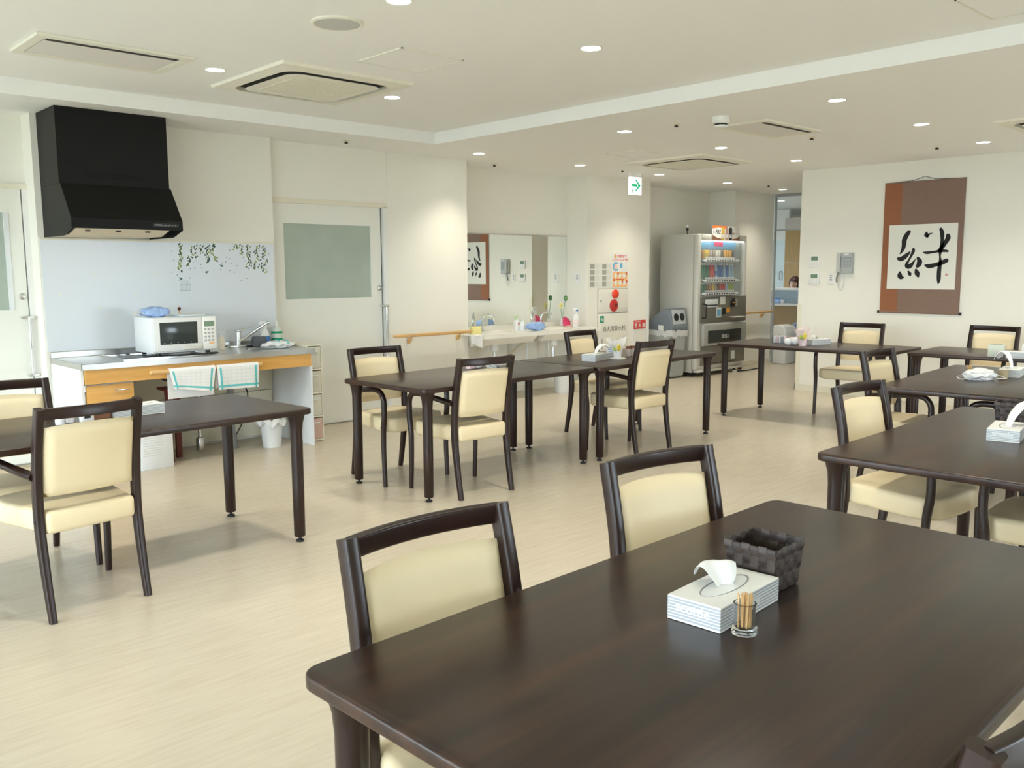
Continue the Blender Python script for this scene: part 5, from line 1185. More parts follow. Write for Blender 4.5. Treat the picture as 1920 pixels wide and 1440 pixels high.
bm = B(); box(bm, w*0.42, w*0.95, -0.047, -0.0452, h*0.30, h*0.80); kp = part('key_field', bm, mat('key_grey', (0.30, 0.33, 0.34), 0.4), t)
bm = B()
for r_ in range(3):
    for c_ in range(3): box(bm, w*(0.47+0.15*c_), w*(0.57+0.15*c_), -0.049, -0.0472, h*(0.34+0.14*r_), h*(0.41+0.14*r_))
part('key', bm, 'phone_grey', kp, smooth=False)
bm = B(); box(bm, w*0.50, w*0.78, -0.048, -0.0452, h*0.88, h*0.95); part('lamp', bm, 'white_gloss', t)
bm = B(); box(bm, w*0.03, w*0.33, -0.068, -0.0452, h*0.78, h*0.98, 0.008); box(bm, w*0.03, w*0.33, -0.068, -0.0452, h*0.05, h*0.25, 0.008); box(bm, w*0.06, w*0.30, -0.075, -0.056, h*0.08, h*0.95, 0.008); part('handset', bm, mat('handset_grey', (0.48, 0.50, 0.49), 0.4), t)
bm = B(); tube(bm, catmull([(w*0.15, -0.055, h*0.04), (w*0.06, -0.05, -h*0.25), (w*0.06, -0.04, -h*0.42)], 5), 0.010, 8); part('coil', bm, 'grey_plastic', t)
bm = B(); tube(bm, catmull([(w*0.06, -0.04, -h*0.43), (w*0.15, -0.03, -h*0.72), (w*0.30, -0.025, -h*0.80), (w*0.45, -0.025, -h*0.45), (w*0.40, -0.03, -0.002)], 6), 0.0035, 6); part('cable', bm, 'box_stripe', t)

# ================================================================== nurses' station beyond the passage
bm = B(); box(bm, XG, 17.0, 3.5, 10.2, ZC, ZC+0.15); struct('ceiling_station', bm, mat('station_ceiling', (0.74, 0.78, 0.80), 0.8), label='pale ceiling of the station beyond the passage')
bm = B(); box(bm, 16.8, 17.0, 3.5, 10.2, 0, ZC); struct('wall_far', bm, 'wall_paint', label='far wall of the station')
bm = B(); box(bm, XG, 17.0, 10.0, 10.2, 0, 0.8); box(bm, XG, 17.0, 10.0, 10.2, 2.2, ZC); box(bm, XG, 12.5, 10.0, 10.2, 0.8, 2.2); box(bm, 13.7, 17.0, 10.0, 10.2, 0.8, 2.2); box(bm, XG-0.1, XG, 7.9, 10.0, 0, ZC); struct('wall_station_left', bm, 'wall_paint')
bm = B(); box(bm, 12.5, 13.7, 10.08, 10.14, 0.8, 0.85); box(bm, 12.5, 13.7, 10.08, 10.14, 2.15, 2.2)
for u in (12.5, 13.075, 13.65): box(bm, u, u+0.05, 10.08, 10.14, 0.85, 2.15)
struct('window_8', bm, 'white_trim', label='white framed window of the station')
portal('window_daylight', (13.1, 10.22, 1.5), (-PI/2, 0, 0), 1.2, 1.4)
bm = B(); box(bm, XG, 17.0, 3.5, 3.7, 0, ZC); struct('wall_station_right', bm, 'wall_paint')
t = tag(bpy.data.objects.new('window_7', None), 'glazed screen over the end of the passage', None, None, 'structure'); COL.objects.link(t); t.location = (XG, YSE, 0); pw = YE-YSE
bm = B(); box(bm, 0.02, 0.06, 0.0, pw, ZC-0.04, ZC); box(bm, 0.02, 0.06, 0, pw, 1.965, 1.985); box(bm, 0.02, 0.06, pw-0.02, pw, 0, 1.965); box(bm, 0.02, 0.06, 0.0, 0.03, 0, 1.965); box(bm, 0.02, 0.06, pw-0.02, pw, 1.985, ZC-0.04); part('frame', bm, 'phone_grey', t, smooth=False)
bm = B(); box(bm, 0.036, 0.042, 0.0, pw-0.02, 1.985, ZC-0.04); part('pane', bm, 'glass_pane', t, smooth=False)
for x, y, wh in ((13.25, 7.72, 'seen through the glazed screen at the passage end'), (15.0, 6.5, 'of the station out of view')):
    dl = thing('ceiling_downlight', 'round recessed downlight ' + wh, 'downlight', (x, y, ZC), 0, 'recessed ceiling downlights')
    for src in (ring_o, disc_o): c = src.copy(); COL.objects.link(c); c.parent = dl
    l = bpy.data.objects.new('downlight_beam', sp); COL.objects.link(l); l.location = (x, y, ZC-0.012)
SXF = 13.0
t = thing('station_counter', 'station counter with white ledge and blue speckled front', 'counter', (SXF, 5.4, 0)); cl = 3.2
bm = B(); box(bm, -0.02, 0.45, 0, cl, 1.065, 1.098, 0.003); part('top', bm, 'white_gloss', t)
bm = B(); box(bm, 0.02, 0.10, 0.02, cl-0.02, 0.86, 1.065); part('upper_front', bm, 'station_blue', t, smooth=False)
bm = B(); box(bm, -0.22, 0.10, 0, cl, 0.825, 0.858, 0.003); part('ledge', bm, 'white_gloss', t)
bm = B(); box(bm, 0.0, 0.10, 0.02, cl-0.02, 0, 0.825); part('lower_front', bm, mat('station_wood', (0.42, 0.30, 0.17), 0.5), t, smooth=False)
p = on_x(1458, 566, SXF-0.1); t = thing('blue_packet', 'small blue packet on the station ledge', 'packet', (SXF-0.10, p.y, 0.859))
bm = B(); box(bm, -0.03, 0.03, -0.05, 0.05, 0, 0.07, 0.01); part('body', bm, 'blue_bag', t)
bm = B(); box(bm, -0.022, 0.022, -0.04, 0.04, 0.0705, 0.085, 0.004); part('flap', bm, 'label_blue', t)
p = on_x(1467, 567, SXF-0.1); lathed('white_cup', 'small white cup on the station ledge', 'cup', (SXF-0.10, p.y, 0.859), [('body', [(0, 0), (0.028, 0), (0.034, 0.06), (0.031, 0.06), (0.025, 0.004), (0, 0.004)], 'white_gloss')])
y1 = on_x(1471, 450, 15.0).y
t = thing('wood_cabinet', 'tall honey brown wooden cabinet inside the station', 'cabinet', (15.0, y1, 0))
bm = B(); box(bm, 0.02, 0.5, -2.0, 0, 0, 2.12); part('carcass', bm, 'white_trim', t, smooth=False)
for k, (a, b) in enumerate(((0.05, 1.515), (1.525, 2.10))):
    bm = B(); box(bm, 0, 0.0195, -0.62, -0.012, a, b); part('door', bm, 'cabinet_wood', t, smooth=False)
    bm = B(); box(bm, 0, 0.0195, -1.24, -0.63, a, b); part('door', bm, 'cabinet_wood', t, smooth=False)
bm = B(); box(bm, 0.0, 0.5, -2.0, 0.0, 2.121, 2.33); part('pelmet', bm, mat('pelmet_pink', (0.50, 0.43, 0.38), 0.6), t, smooth=False)
t = tag(bpy.data.objects.new('door_3', None), 'grey glass door inside the station', None, None, 'structure'); COL.objects.link(t); t.location = (15.2, y1+0.03, 0)
bm = B(); box(bm, 0, 0.05, 0.0, 0.9, 0, 1.93); part('leaf', bm, mat('door_greyglass', (0.42, 0.50, 0.49), 0.25), t, smooth=False)
bm = B(); box(bm, -0.01, 0.06, 0.03, 0.05, 0, 1.93); box(bm, -0.01, 0.06, 0.0, 0.9, 1.93, 2.5); part('frame', bm, 'white_trim', t, smooth=False)
bm = B(); tube(bm, [(-0.012, 0.14, 1.36), (-0.05, 0.14, 1.34), (-0.05, 0.14, 1.22), (-0.012, 0.14, 1.20)], 0.01, 8); part('handle', bm, 'steel', t)
# seating at the end of the passage
y0, y1_ = on_x(1448, 640, 11.9).y, on_x(1473, 640, 11.9).y
t = thing('white_pedal_bin', 'white rounded bin at the end of the passage', 'bin', (11.9, y1_, 0)); w = y0-y1_
bm = B(); prism(bm, [(0.0, 0), (w, 0), (w, 0.57), (w*0.55, 0.585), (w*0.15, 0.555), (0.0, 0.46)], 0, 0.30, 'x', bev=0.02); part('body', bm, 'white_gloss', t)
bm = B(); box(bm, -0.006, -0.0005, 0.04, w-0.04, 0.40, 0.415); part('lid_seam', bm, 'grey_plastic', t)
t = thing('blue_bench', 'grey blue upholstered bench seat at the end of the passage', 'bench', (12.25, 6.30, 0))
bm = B(); box(bm, 0.0, 0.50, 0, 0.86, 0.10, 0.42, 0.04, 3); part('seat', bm, 'blue_seat', t)
bm = B(); prism(bm, [(0, 0.42), (0.86, 0.42), (0.86, 0.52), (0.7, 0.61), (0.45, 0.635), (0.2, 0.61), (0.0, 0.52)], 0.40, 0.5, 'x', bev=0.025); part('backrest', bm, 'blue_seat', t)
for lx in (0.05, 0.45):
    for ly in (0.06, 0.80):
        bm = B(); cyl(bm, (lx, ly, 0), (lx, ly, 0.10), 0.02, n=10); part('leg', bm, 'steel', t)
# person at work behind the counter: seated, facing the counter, head bent
def skinned(name, verts, edges, radii, m, parent, root=0, sub=2):
    me = bpy.data.meshes.new(name); me.from_pydata(verts, edges, []); o = bpy.data.objects.new(name, me); COL.objects.link(o)
    md = o.modifiers.new('skin', 'SKIN'); md.use_smooth_shade = True
    for i, r_ in enumerate(radii):
        sv = me.skin_vertices[0].data[i]; sv.radius = r_ if isinstance(r_, tuple) else (r_, r_); sv.use_root = (i == root)
    s_ = o.modifiers.new('sub', 'SUBSURF'); s_.levels = sub; s_.render_levels = sub
    me2 = bpy.data.meshes.new_from_object(o.evaluated_get(bpy.context.evaluated_depsgraph_get())); bpy.data.objects.remove(o)
    me2.materials.clear(); me2.materials.append(MATS[m]); me2.polygons.foreach_set('use_smooth', [True]*len(me2.polygons))
    o = bpy.data.objects.new(name, me2); COL.objects.link(o); o.parent = parent; return o
py_ = on_x(1497, 530, 14.0).y
t = thing('person', 'person with short dark brown hair in white top bent over the station counter', 'person', (14.0, py_, 0), PI)     # local +x faces the counter
V = [(0, 0, 0.50), (0.02, 0, 0.66), (0.05, 0, 0.84), (0.07, 0, 0.94), (0.09, 0, 0.99), (0.12, 0, 1.08), (0.13, 0, 1.15), (0.12, 0, 1.21),
     (0.06, 0.16, 0.90), (0.10, 0.20, 0.72), (0.30, 0.14, 0.70), (0.37, 0.11, 0.71), (0.06, -0.16, 0.90), (0.10, -0.20, 0.72), (0.30, -0.14, 0.70), (0.37, -0.11, 0.71),
     (0.05, 0.10, 0.47), (0.42, 0.11, 0.47), (0.44, 0.11, 0.08), (0.54, 0.11, 0.05), (0.05, -0.10, 0.47), (0.42, -0.11, 0.47), (0.44, -0.11, 0.08), (0.54, -0.11, 0.05)]
Ed = [(0, 1), (1, 2), (2, 3), (3, 4), (4, 5), (5, 6), (6, 7), (3, 8), (8, 9), (9, 10), (10, 11), (3, 12), (12, 13), (13, 14), (14, 15), (0, 16), (16, 17), (17, 18), (18, 19), (0, 20), (20, 21), (21, 22), (22, 23)]
Rd = [(0.15, 0.11), (0.14, 0.10), (0.15, 0.10), (0.11, 0.08), 0.048, 0.07, 0.088, 0.07, 0.05, 0.042, 0.034, 0.028, 0.05, 0.042, 0.034, 0.028, 0.08, 0.06, 0.042, 0.03, 0.08, 0.06, 0.042, 0.03]
body = skinned('body', V, Ed, Rd, 'skin', t)
for sgn in (1, -1):
    for k in range(5):
        yy = sgn*(0.11+0.022-0.011*k); ln = (0.045, 0.075, 0.085, 0.078, 0.06)[k]
        skinned('finger', [(0.385, yy, 0.71), (0.385+ln*0.55, yy*1.0-sgn*(0.02 if k == 0 else 0), 0.712), (0.385+ln, yy-sgn*(0.03 if k == 0 else 0), 0.70)], [(0, 1), (1, 2)], [0.009, 0.008, 0.007], 'skin', body, sub=1)
skinned('white_top', [V[i] for i in (0, 1, 2, 3)]+[V[8], V[9], (0.2, 0.17, 0.71), V[12], V[13], (0.2, -0.17, 0.71)], [(0, 1), (1, 2), (2, 3), (3, 4), (4, 5), (5, 6), (3, 7), (7, 8), (8, 9)], [(0.165, 0.125), (0.155, 0.115), (0.165, 0.115), (0.12, 0.09), 0.06, 0.052, 0.046, 0.06, 0.052, 0.046], 'cloth_white', t)
bm = B(); ball(bm, (0.115, 0, 1.165), 0.112, 0.98, 0.92, 1.08, 20)
for v in bm.verts:
    if v.co.x > 0.17 and v.co.z < 1.20: v.co.x = 0.16
    if v.co.z < 1.06: v.co.z = 1.06+0.2*(v.co.z-1.06)
part('hair', bm, 'hair', t, ang=80)
bm = B(); ball(bm, (0.222, 0, 1.135), 0.014, 0.9, 0.7, 1.2, 8); part('nose', bm, 'skin', t)
bm = B()
for s in (-1, 1): ball(bm, (0.207, s*0.034, 1.155), 0.011, 0.5, 1.2, 0.6, 8)
part('eye', bm, 'ink', t)
bm = B(); ball(bm, (0.204, 0, 1.095), 0.015, 0.4, 1.4, 0.4, 8); part('mouth', bm, 'pink_print', t)
t2 = thing('office_stool', 'round office stool under the seated person', 'stool', (14.0, py_, 0))
bm = B(); lathe(bm, [(0, 0.31), (0.17, 0.31), (0.19, 0.33), (0.19, 0.355), (0.17, 0.37), (0, 0.37)], n=20); part('seat', bm, 'grey_plastic', t2)
bm = B(); cyl(bm, (0, 0, 0.03), (0, 0, 0.309), 0.025); part('column', bm, 'steel', t2)
bm = B()
for k in range(5): a = 2*PI*k/5; box(bm, -0.01, 0.01, -0.01, 0.01, 0, 0.001) if False else cyl(bm, (0, 0, 0.035), (0.25*math.cos(a), 0.25*math.sin(a), 0.012), 0.014, 0.012, 8)
part('star_base', bm, 'black', t2)

# ================================================================== things on the tables
TZ = TH+0.0006
def tissue_box(label, cx, cy, rz, style='stripe', sheet_h=0.07, lean=(-0.05, 0.0), L=0.238, Wd=0.119, Hb=0.05, writing=None):
    t = thing('tissue_box', label, 'tissue box', (cx, cy, TZ), rz, 'tissue boxes on the tables')
    bm = B(); box(bm, -L/2, L/2, -Wd/2, Wd/2, 0, Hb, 0.0012); part('carton', bm, 'white_paper', t, smooth=False)
    bm = B()
    for k in range(7):
        z = 0.005+k*0.0063
        for q in ((-L/2-0.0004, -L/2-0.0001, -Wd/2, Wd/2), (L/2+0.0001, L/2+0.0004, -Wd/2, Wd/2), (-L/2, L/2, -Wd/2-0.0004, -Wd/2-0.0001), (-L/2, L/2, Wd/2+0.0001, Wd/2+0.0004)): box(bm, q[0], q[1], q[2], q[3], z, z+0.0040)
    part('stripe', bm, 'box_silver', t, smooth=False)
    if writing:
        o = text('lettering', writing, 0.030, 'white_gloss', t, (-L/2-0.0007, 0.002, 0.030), (PI/2, 0, -PI/2), ext=0.0002, sx=0.95, bold=0.0008)
        o = text('lettering', writing, 0.030, 'white_gloss', t, (-0.01, -Wd/2-0.0007, 0.028), (PI/2, 0, 0), ext=0.0002, sx=1.1, bold=0.0008)
    bm = B(); prism(bm, [(0.085*math.cos(2*PI*k/24), 0.030*math.sin(2*PI*k/24)) for k in range(24)], Hb+0.0001, Hb+0.0006); part('slot', bm, mat('slot_grey', (0.30, 0.31, 0.33), 0.7), t, smooth=False)
    bm = B(); prism(bm, [(0.080*math.cos(2*PI*k/24)-0.004, 0.026*math.sin(2*PI*k/24)-0.002) for k in range(24)], Hb+0.0007, Hb+0.0012); part('slot_film', bm, mat('film_white', (0.75, 0.77, 0.78), 0.35), t, smooth=False)
    rr = random.Random(label); ph = rr.uniform(0, 6)
    lx, ly = lean; ll = math.hypot(lx, ly) or 1e-6; ux, uy = lx/ll, ly/ll
    PA = catmull([(0.0, 0, 0), (0.12*ll, 0, sheet_h*0.45), (0.38*ll, 0, sheet_h*0.90), (0.62*ll, 0, sheet_h), (0.85*ll, 0, sheet_h*0.86), (1.05*ll, 0, sheet_h*0.58)], 4)
    def f(u, v):
        q = PA[min(len(PA)-1, int(round(v*(len(PA)-1))))]
        wv = 0.016+0.030*math.sin(PI*min(1, v*0.75+0.05)); y = (u-0.5)*2*wv; a_ = q.x+0.25*y*(v-0.3)+0.004*math.sin(6*u+ph)
        return (ux*a_-uy*y*0.95, uy*a_+ux*y*0.95, Hb+0.0015+max(0, q.z-0.40*abs(y)*v+0.005*math.sin(9*u+4*v+ph)*v))
    bm = B(); sheet(bm, f, 12, 20, 0.0006); part('tissue', bm, 'tissue', t, ang=80)
    return t
b5 = tissue_box('white tissue box with grey stripes beside the toothpick holder in the foreground', 1.5165, 0.9825, R(3.7), sheet_h=0.045, lean=(0.02, 0.05), writing='scottie')
a4 = R(10.7); tissue_box('white striped tissue box beside the brown basket at the right edge', 3.84+0.119*math.cos(a4), 1.214+0.119*math.sin(a4), a4, sheet_h=0.10, lean=(0.07, -0.11), writing='scottie')
a2 = R(14); tissue_box('white tissue box beside the yellow flower on the right centre table', 5.08+0.119*math.cos(a2), 4.556+0.119*math.sin(a2), a2, sheet_h=0.075, lean=(0.09, -0.07))
tissue_box('white striped tissue box on the table before the kitchen', 1.61, 4.425, R(1), sheet_h=0.012, lean=(-0.05, 0.02))
tissue_box('tissue box behind the pink flower pot below the thermostats', 7.74, 4.09, R(-15), sheet_h=0.035, lean=(-0.04, 0.03))
tissue_box('white tissue box on the table holding the face mask', 6.30, 1.965, R(10), sheet_h=0.11, lean=(0.02, 0.09))
tissue_box('tissue box at the right edge below the hanging scroll', 7.62, 2.30, R(-70), sheet_h=0.07, lean=(0.05, 0.03))
# woven baskets
def make_basket(label, loc, rz):
    t = thing('woven_basket', label, 'basket', loc, rz, 'dark brown woven baskets')
    ht, wt_, wb = 0.100, 0.063, 0.054
    def half(z): return wb+(wt_-wb)*z/ht
    bm = B(); box(bm, -wb+0.002, wb-0.002, -wb+0.002, wb-0.002, 0.0, 0.003); part('base', bm, 'basket_brown', t, smooth=False)
    nc, nr = 6, 5; amp = 0.0014
    for s in range(4):
        c_, s_ = math.cos(s*PI/2), math.sin(s*PI/2)
        for k in range(nc):
            bm = B()
            def f(u, v):
                z = 0.001+v*(ht-0.004); hh = half(z); x = (-1+2*(k+0.5)/nc)*hh*0.985+(u-0.5)*2*hh/nc*0.94
                y = -hh+amp*math.cos(PI*(v*nr-0.5)+PI*k)
                return (c_*x-s_*y, s_*x+c_*y, z)
            sheet(bm, f, 1, 20, 0.0010); part('upright_strip', bm, 'basket_brown' if (k+s) % 2 else 'basket_brown_b', t, ang=80)
    for r_ in range(nr):
        bm = B(); P = []
        z0 = 0.001+(r_+0.5)*(ht-0.004)/nr; n = nc*4
        for s in range(4):
            c_, s_ = math.cos(s*PI/2), math.sin(s*PI/2)
            for j in range(n):
                a = -1+2*(j+0.5)/n; hh = half(z0); y = -hh-amp*math.cos(PI*(a+1)/2*nc-PI/2+PI/2*0+PI*r_)*1.0
                P.append((c_*a*hh-s_*y, s_*a*hh+c_*y, z0))
        sweep(bm, P, [(0.0085, 0.0005), (-0.0085, 0.0005), (-0.0085, -0.0005), (0.0085, -0.0005)], side=(0, 0, 1), closed=True); part('woven_band', bm, 'basket_brown_b' if r_ % 2 else 'basket_brown', t, ang=80)
    for s in range(4):
        c_, s_ = math.cos(s*PI/2), math.sin(s*PI/2)
        for k in range(nc):
            bm = B(); hh = half(ht); xc = (-1+2*(k+0.5)/nc)*hh*0.985; hw_ = hh/nc*0.93; top = ht+(0.0022 if (k+s) % 2 else 0.0)
            pr = [(-hh-0.0022, ht-0.012), (-hh-0.0026, top-0.002), (-hh-0.0005, top+0.0008), (-hh+0.0024, top-0.002), (-hh+0.0022, ht-0.012)]
            V0, V1 = [[bm.verts.new((c_*x-s_*y, s_*x+c_*y, z)) for y, z in pr] for x in (xc-hw_, xc+hw_)]
            for i in range(5): bm.faces.new((V0[i], V0[(i+1) % 5], V1[(i+1) % 5], V1[i]))
            bm.faces.new(V0[::-1]); bm.faces.new(V1); part('rim_fold', bm, 'basket_brown_b' if (k+s) % 2 else 'basket_brown', t, ang=50)
    return t
bk = make_basket('brown woven basket behind the tissue box in the foreground', (1.712, 1.010, TZ), R(2))
p = on_z(1900, 795, TH); dup(bk, (p.x, p.y+0.01, TZ), R(12), 'brown woven basket at the right edge of the view')
# toothpick holders
def toothpicks(label, loc):
    t = thing('toothpick_holder', label, 'toothpick holder', loc, 0, 'glass toothpick holders')
    bm = B(); lathe(bm, [(0, 0), (0.024, 0), (0.025, 0.004), (0.023, 0.008), (0.025, 0.012), (0.0205, 0.016), (0.020, 0.055), (0.022, 0.060), (0.019, 0.060), (0.0175, 0.055), (0.0175, 0.012), (0, 0.012)], n=20); part('glass_cup', bm, 'clear', t)
    bm = B(); rr = random.Random(4)
    for k in range(46):
        a = 2*PI*rr.random(); r0 = 0.013*math.sqrt(rr.random()); r1 = r0+0.003*rr.random()
        b0 = (r0*math.cos(a), r0*math.sin(a), 0.0125); t1 = (r1*math.cos(a+0.2), r1*math.sin(a+0.2), 0.074+0.005*rr.random())
        cyl(bm, b0, t1, 0.0011, 0.0007, 5)
    part('toothpick', bm, 'toothpick', t)['kind'] = 'stuff'
toothpicks('clear toothpick holder full of toothpicks beside the foreground tissue box', (1.440, 0.887, TZ))
toothpicks('clear toothpick holder on the table with the face mask', (6.02, 2.125, TZ))
# the face mask on the table to the right
def mask(label, loc, rz, k=1.0, seed=3):
    def loops(t, f):
        for s in (-1, 1):
            bm = B(); tube(bm, catmull([(s*0.085*k, -0.03*k, 0.008), (s*0.115*k, -0.05*k, 0.012), (s*0.145*k, -0.035*k, 0.010), (s*0.14*k, 0.01*k, 0.022), (s*0.10*k, 0.03*k, 0.022)], 6), 0.0025, 6); part('ear_loop', bm, 'tissue', t)
    return crumple('face_mask', label, 'mask', loc, rz, 0.19*k, 0.13*k, 0.075*k, 'tissue', seed, loops)
mask('crumpled white face mask with ear loops beside the tissue box', (5.93, 2.03, TZ), R(-42), 1.0, 3)
mask('crumpled white mask on the left centre table behind the chair', (4.29, 4.76, TZ), R(20), 0.8, 8)
lathed('brown_cup', 'beige cup standing behind the face mask', 'cup', (6.085, 1.945, TZ), [('body', [(0, 0), (0.026, 0), (0.030, 0.055), (0.027, 0.055), (0.023, 0.004), (0, 0.004)], mat('beige_cup', (0.42, 0.34, 0.20), 0.5))])
# flower pots
def posy(label, loc, wrap, k=1.0, doily=False, seed=1):
    t = thing('flower_pot', label, 'flower pot', loc, 0, 'wrapped table flowers'); rr = random.Random(seed)
    z0 = 0.0
    if doily:
        bm = B(); prism(bm, [(0.062*(1+0.06*(k_ % 2))*math.cos(2*PI*k_/28), 0.062*(1+0.06*(k_ % 2))*math.sin(2*PI*k_/28)) for k_ in range(28)], 0, 0.004); part('doily', bm, 'white_paper', t); z0 = 0.0045
    bm = B(); lathe(bm, [(0, z0), (0.030*k, z0), (0.038*k, z0+0.06*k), (0.034*k, z0+0.06*k), (0.027*k, z0+0.005), (0, z0+0.005)], n=18); part('pot', bm, wrap, t)
    bm = B(); n = 30
    rings = []
    for r_, z in ((0.036*k, z0+0.045*k), (0.055*k, z0+0.10*k), (0.085*k, z0+0.155*k)):
        rings.append([bm.verts.new((r_*(1+0.16*math.sin(5*a+seed)+0.05*rr.uniform(-1, 1))*math.cos(a), r_*(1+0.16*math.sin(5*a+seed))*math.sin(a), z+0.018*k*math.sin(3*a+seed)*(1 if z > z0+0.12*k else 0))) for a in [2*PI*j/n for j in range(n)]])
    for A, C in zip(rings, rings[1:]):
        for j in range(n):
            a = 2*PI*j/n
            if not (-2.6 < (a-2*PI if a > PI else a) < -1.0): bm.faces.new((A[j], A[(j+1) % n], C[(j+1) % n], C[j]))
    part('wrapping', bm, mat('wrap_'+wrap, MATS[wrap].node_tree.nodes['Principled BSDF'].inputs[0].default_value[:3], 0.35, alpha=0.55), t, ang=80)
    bm = B()
    for j in range(9):
        a = 2*PI*j/9; ball(bm, (-0.022*k+0.012*k*math.cos(a), -0.028*k, z0+0.088*k+0.014*k*math.sin(a)), 0.015*k, 1, 0.8, 1, 8)
    fl = part('yellow_bloom', bm, 'yellow', t)
    bm = B(); ball(bm, (-0.036*k, -0.008*k, z0+0.080*k), 0.02*k, 1, 1, 1.1, 8); part('leaf', bm, 'lime', t)
    bm = B(); tube(bm, [(0, 0, z0+0.01), (-0.015*k, -0.015*k, z0+0.08*k)], 0.003, 6); part('stem', bm, 'leaf_green', t)
    return t
posy('white wrapped pot with yellow flower on the right centre table', (5.40, 4.535, TZ), 'vase_white', 0.95, True, 2)
posy('pink wrapped pot with yellow flower below the thermostats', (7.47, 4.085, TZ), 'pink_wrap', 1.05, False, 1)
t = thing('menu_card', 'small white printed card stand beside the yellow flower', 'card stand', (5.50, 4.68, TZ), R(-40))
bm = B(); box(bm, -0.045, 0.045, -0.004, 0.004, 0, 0.10, 0.001); part('card', bm, 'white_paper', t)
bm = B()
for k in range(4): box(bm, -0.03, 0.02+0.006*(k % 2), -0.0052, -0.0042, 0.025+0.015*k, 0.030+0.015*k)
part('print', bm, 'label_blue', t, smooth=False)
for i, (dx, dy) in enumerate(((0, 0), (0.055, 0.03))):
    lathed('seasoning_jar', ['glass seasoning jar with brown lid nearer the flower', 'glass seasoning jar with brown lid against the chair'][i], 'jar', (5.61+dx, 4.60+dy*0, TZ), [('glass', [(0, 0), (0.022, 0), (0.023, 0.004), (0.023, 0.055), (0.018, 0.062), (0, 0.062)], mat('jar_glass', (0.55, 0.48, 0.44), 0.1, alpha=0.7)), ('lid', [(0, 0.0625), (0.021, 0.0625), (0.021, 0.082), (0, 0.082)], 'brown_box')], 'seasoning jars')
# crosswise table below the thermostats
t = thing('clear_caddy', 'clear plastic caddy holding printed packets', 'caddy', (7.62, 4.385, TZ), R(-80)); 
bm = B()
for q in ((-0.075, 0.075, -0.045, -0.042, 0, 0.075), (-0.075, 0.075, 0.042, 0.045, 0, 0.075), (-0.075, -0.072, -0.042, 0.042, 0, 0.075), (0.072, 0.075, -0.042, 0.042, 0, 0.075), (-0.075, 0.075, -0.045, 0.045, -0.0003, 0.003)): box(bm, *q)
part('tray', bm, 'clear', t, smooth=False)
for k in range(5):
    bm = B(); box(bm, -0.066+0.026*k, -0.046+0.026*k, -0.038, 0.036, 0.0035, 0.07-0.004*(k % 2), 0.002); part('packet', bm, ['vase_white', 'pink_wrap', 'vase_white', 'box_silver', 'pink_wrap'][k], t)
t = thing('soft_toy', 'white fluffy ball-shaped cloth beside the pink flower pot', 'cloth', (7.47, 4.195, TZ), R(-60))
bm = B(); ball(bm, (-0.03, 0, 0.034), 0.036, 1.0, 0.95, 0.94, 14); part('left_lobe', bm, 'tissue', t)
bm = B(); ball(bm, (0.035, 0.01, 0.038), 0.040, 0.95, 0.9, 0.94, 14); part('upper_lobe', bm, 'tissue', t)
t = thing('snack_packet', 'small pink and white packet behind the clear caddy', 'packet', (7.66, 4.27, TZ), R(-75))
bm = B(); box(bm, -0.045, 0.045, -0.02, 0.02, 0, 0.06, 0.008); part('pouch', bm, 'pink_wrap', t)
bm = B(); box(bm, -0.02, 0.03, -0.0212, -0.0202, 0.02, 0.045); part('print', bm, 'red_print', t)
t = thing('menu_box', 'pale green white box beside the tissue box below the scroll', 'box', (7.60, 2.49, TZ), R(-80))
bm = B(); box(bm, -0.055, 0.055, -0.05, 0.05, 0, 0.095, 0.003); part('body', bm, mat('box_palegreen', (0.60, 0.64, 0.55), 0.5), t)
bm = B(); box(bm, -0.04, 0.04, -0.035, 0.035, 0.0955, 0.098); part('opening', bm, 'grey_print', t)
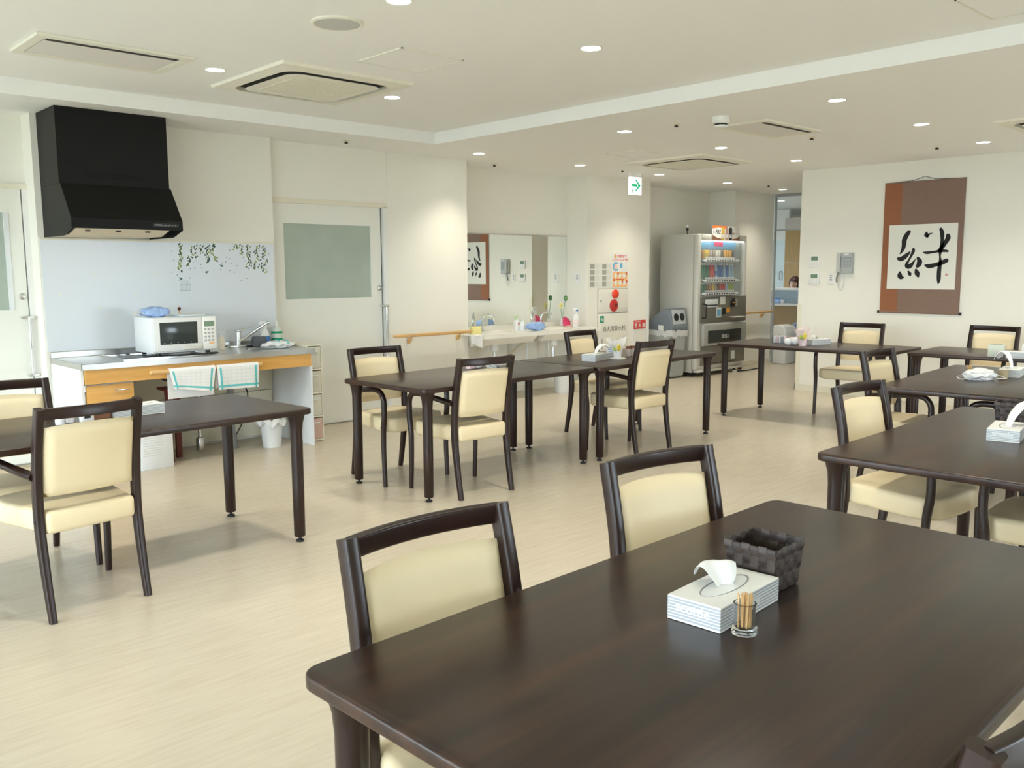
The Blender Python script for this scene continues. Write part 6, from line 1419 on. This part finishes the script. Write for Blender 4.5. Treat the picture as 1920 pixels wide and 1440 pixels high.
# things half hidden behind chair backs
def cup(label, x, y, m, h=0.075): return lathed('small_cup', label, 'cup', (x, y, TZ), [('body', [(0, 0), (0.020, 0), (0.024, h), (0.021, h), (0.017, 0.004), (0, 0.004)], m), ('rim_band', [(0.0235, h*0.55), (0.0242, h*0.56), (0.0245, h*0.72), (0.0238, h*0.73)], 'pink_print')], 'small cups on the kitchen table')
cup('white cup with red band seen through the near kitchen chair, left one', 1.245, 4.37, 'vase_white'); cup('white cup with red band seen through the near kitchen chair, right one', 1.30, 4.40, 'vase_white')
t = thing('condiment_tray', 'dark brown tray of seasoning packets on the kitchen table', 'tray', (1.43, 4.46, TZ), R(3))
bm = B()
for q in ((-0.05, 0.05, -0.06, -0.055, 0, 0.05), (-0.05, 0.05, 0.055, 0.06, 0, 0.05), (-0.05, -0.045, -0.055, 0.055, 0, 0.05), (0.045, 0.05, -0.055, 0.055, 0, 0.05), (-0.045, 0.045, -0.055, 0.055, 0, 0.004)): box(bm, *q)
part('tray', bm, 'brown_box', t, smooth=False)
for k in range(3):
    bm = B(); box(bm, -0.035, 0.035, -0.045+0.032*k, -0.02+0.032*k, 0.005, 0.07-0.008*k, 0.004); part('packet', bm, ['vase_white', 'box_silver', 'redbrown'][k], t)
t = thing('paper_packets', 'white printed paper packet on the kitchen table behind the chair', 'packet', (1.355, 4.35, TZ), R(10))
bm = B(); box(bm, -0.03, 0.03, -0.015, 0.015, 0, 0.055, 0.005); part('pouch', bm, 'vase_white', t)
bm = B(); box(bm, -0.018, 0.012, -0.0162, -0.0152, 0.02, 0.03); part('print', bm, 'ink', t)
for x, y, lb, m in ((4.10, 4.80, 'pink and white packet on the left centre table, nearer the chair post', 'pink_wrap'), (4.19, 4.82, 'white packet with dark print on the left centre table', 'vase_white')):
    t = thing('snack_packet', lb, 'packet', (x, y, TZ), R(15))
    bm = B(); box(bm, -0.04, 0.04, -0.02, 0.02, 0, 0.05, 0.007); part('pouch', bm, m, t)
    bm = B(); box(bm, -0.025, 0.02, -0.0212, -0.0202, 0.02, 0.03); part('print', bm, 'ink', t)
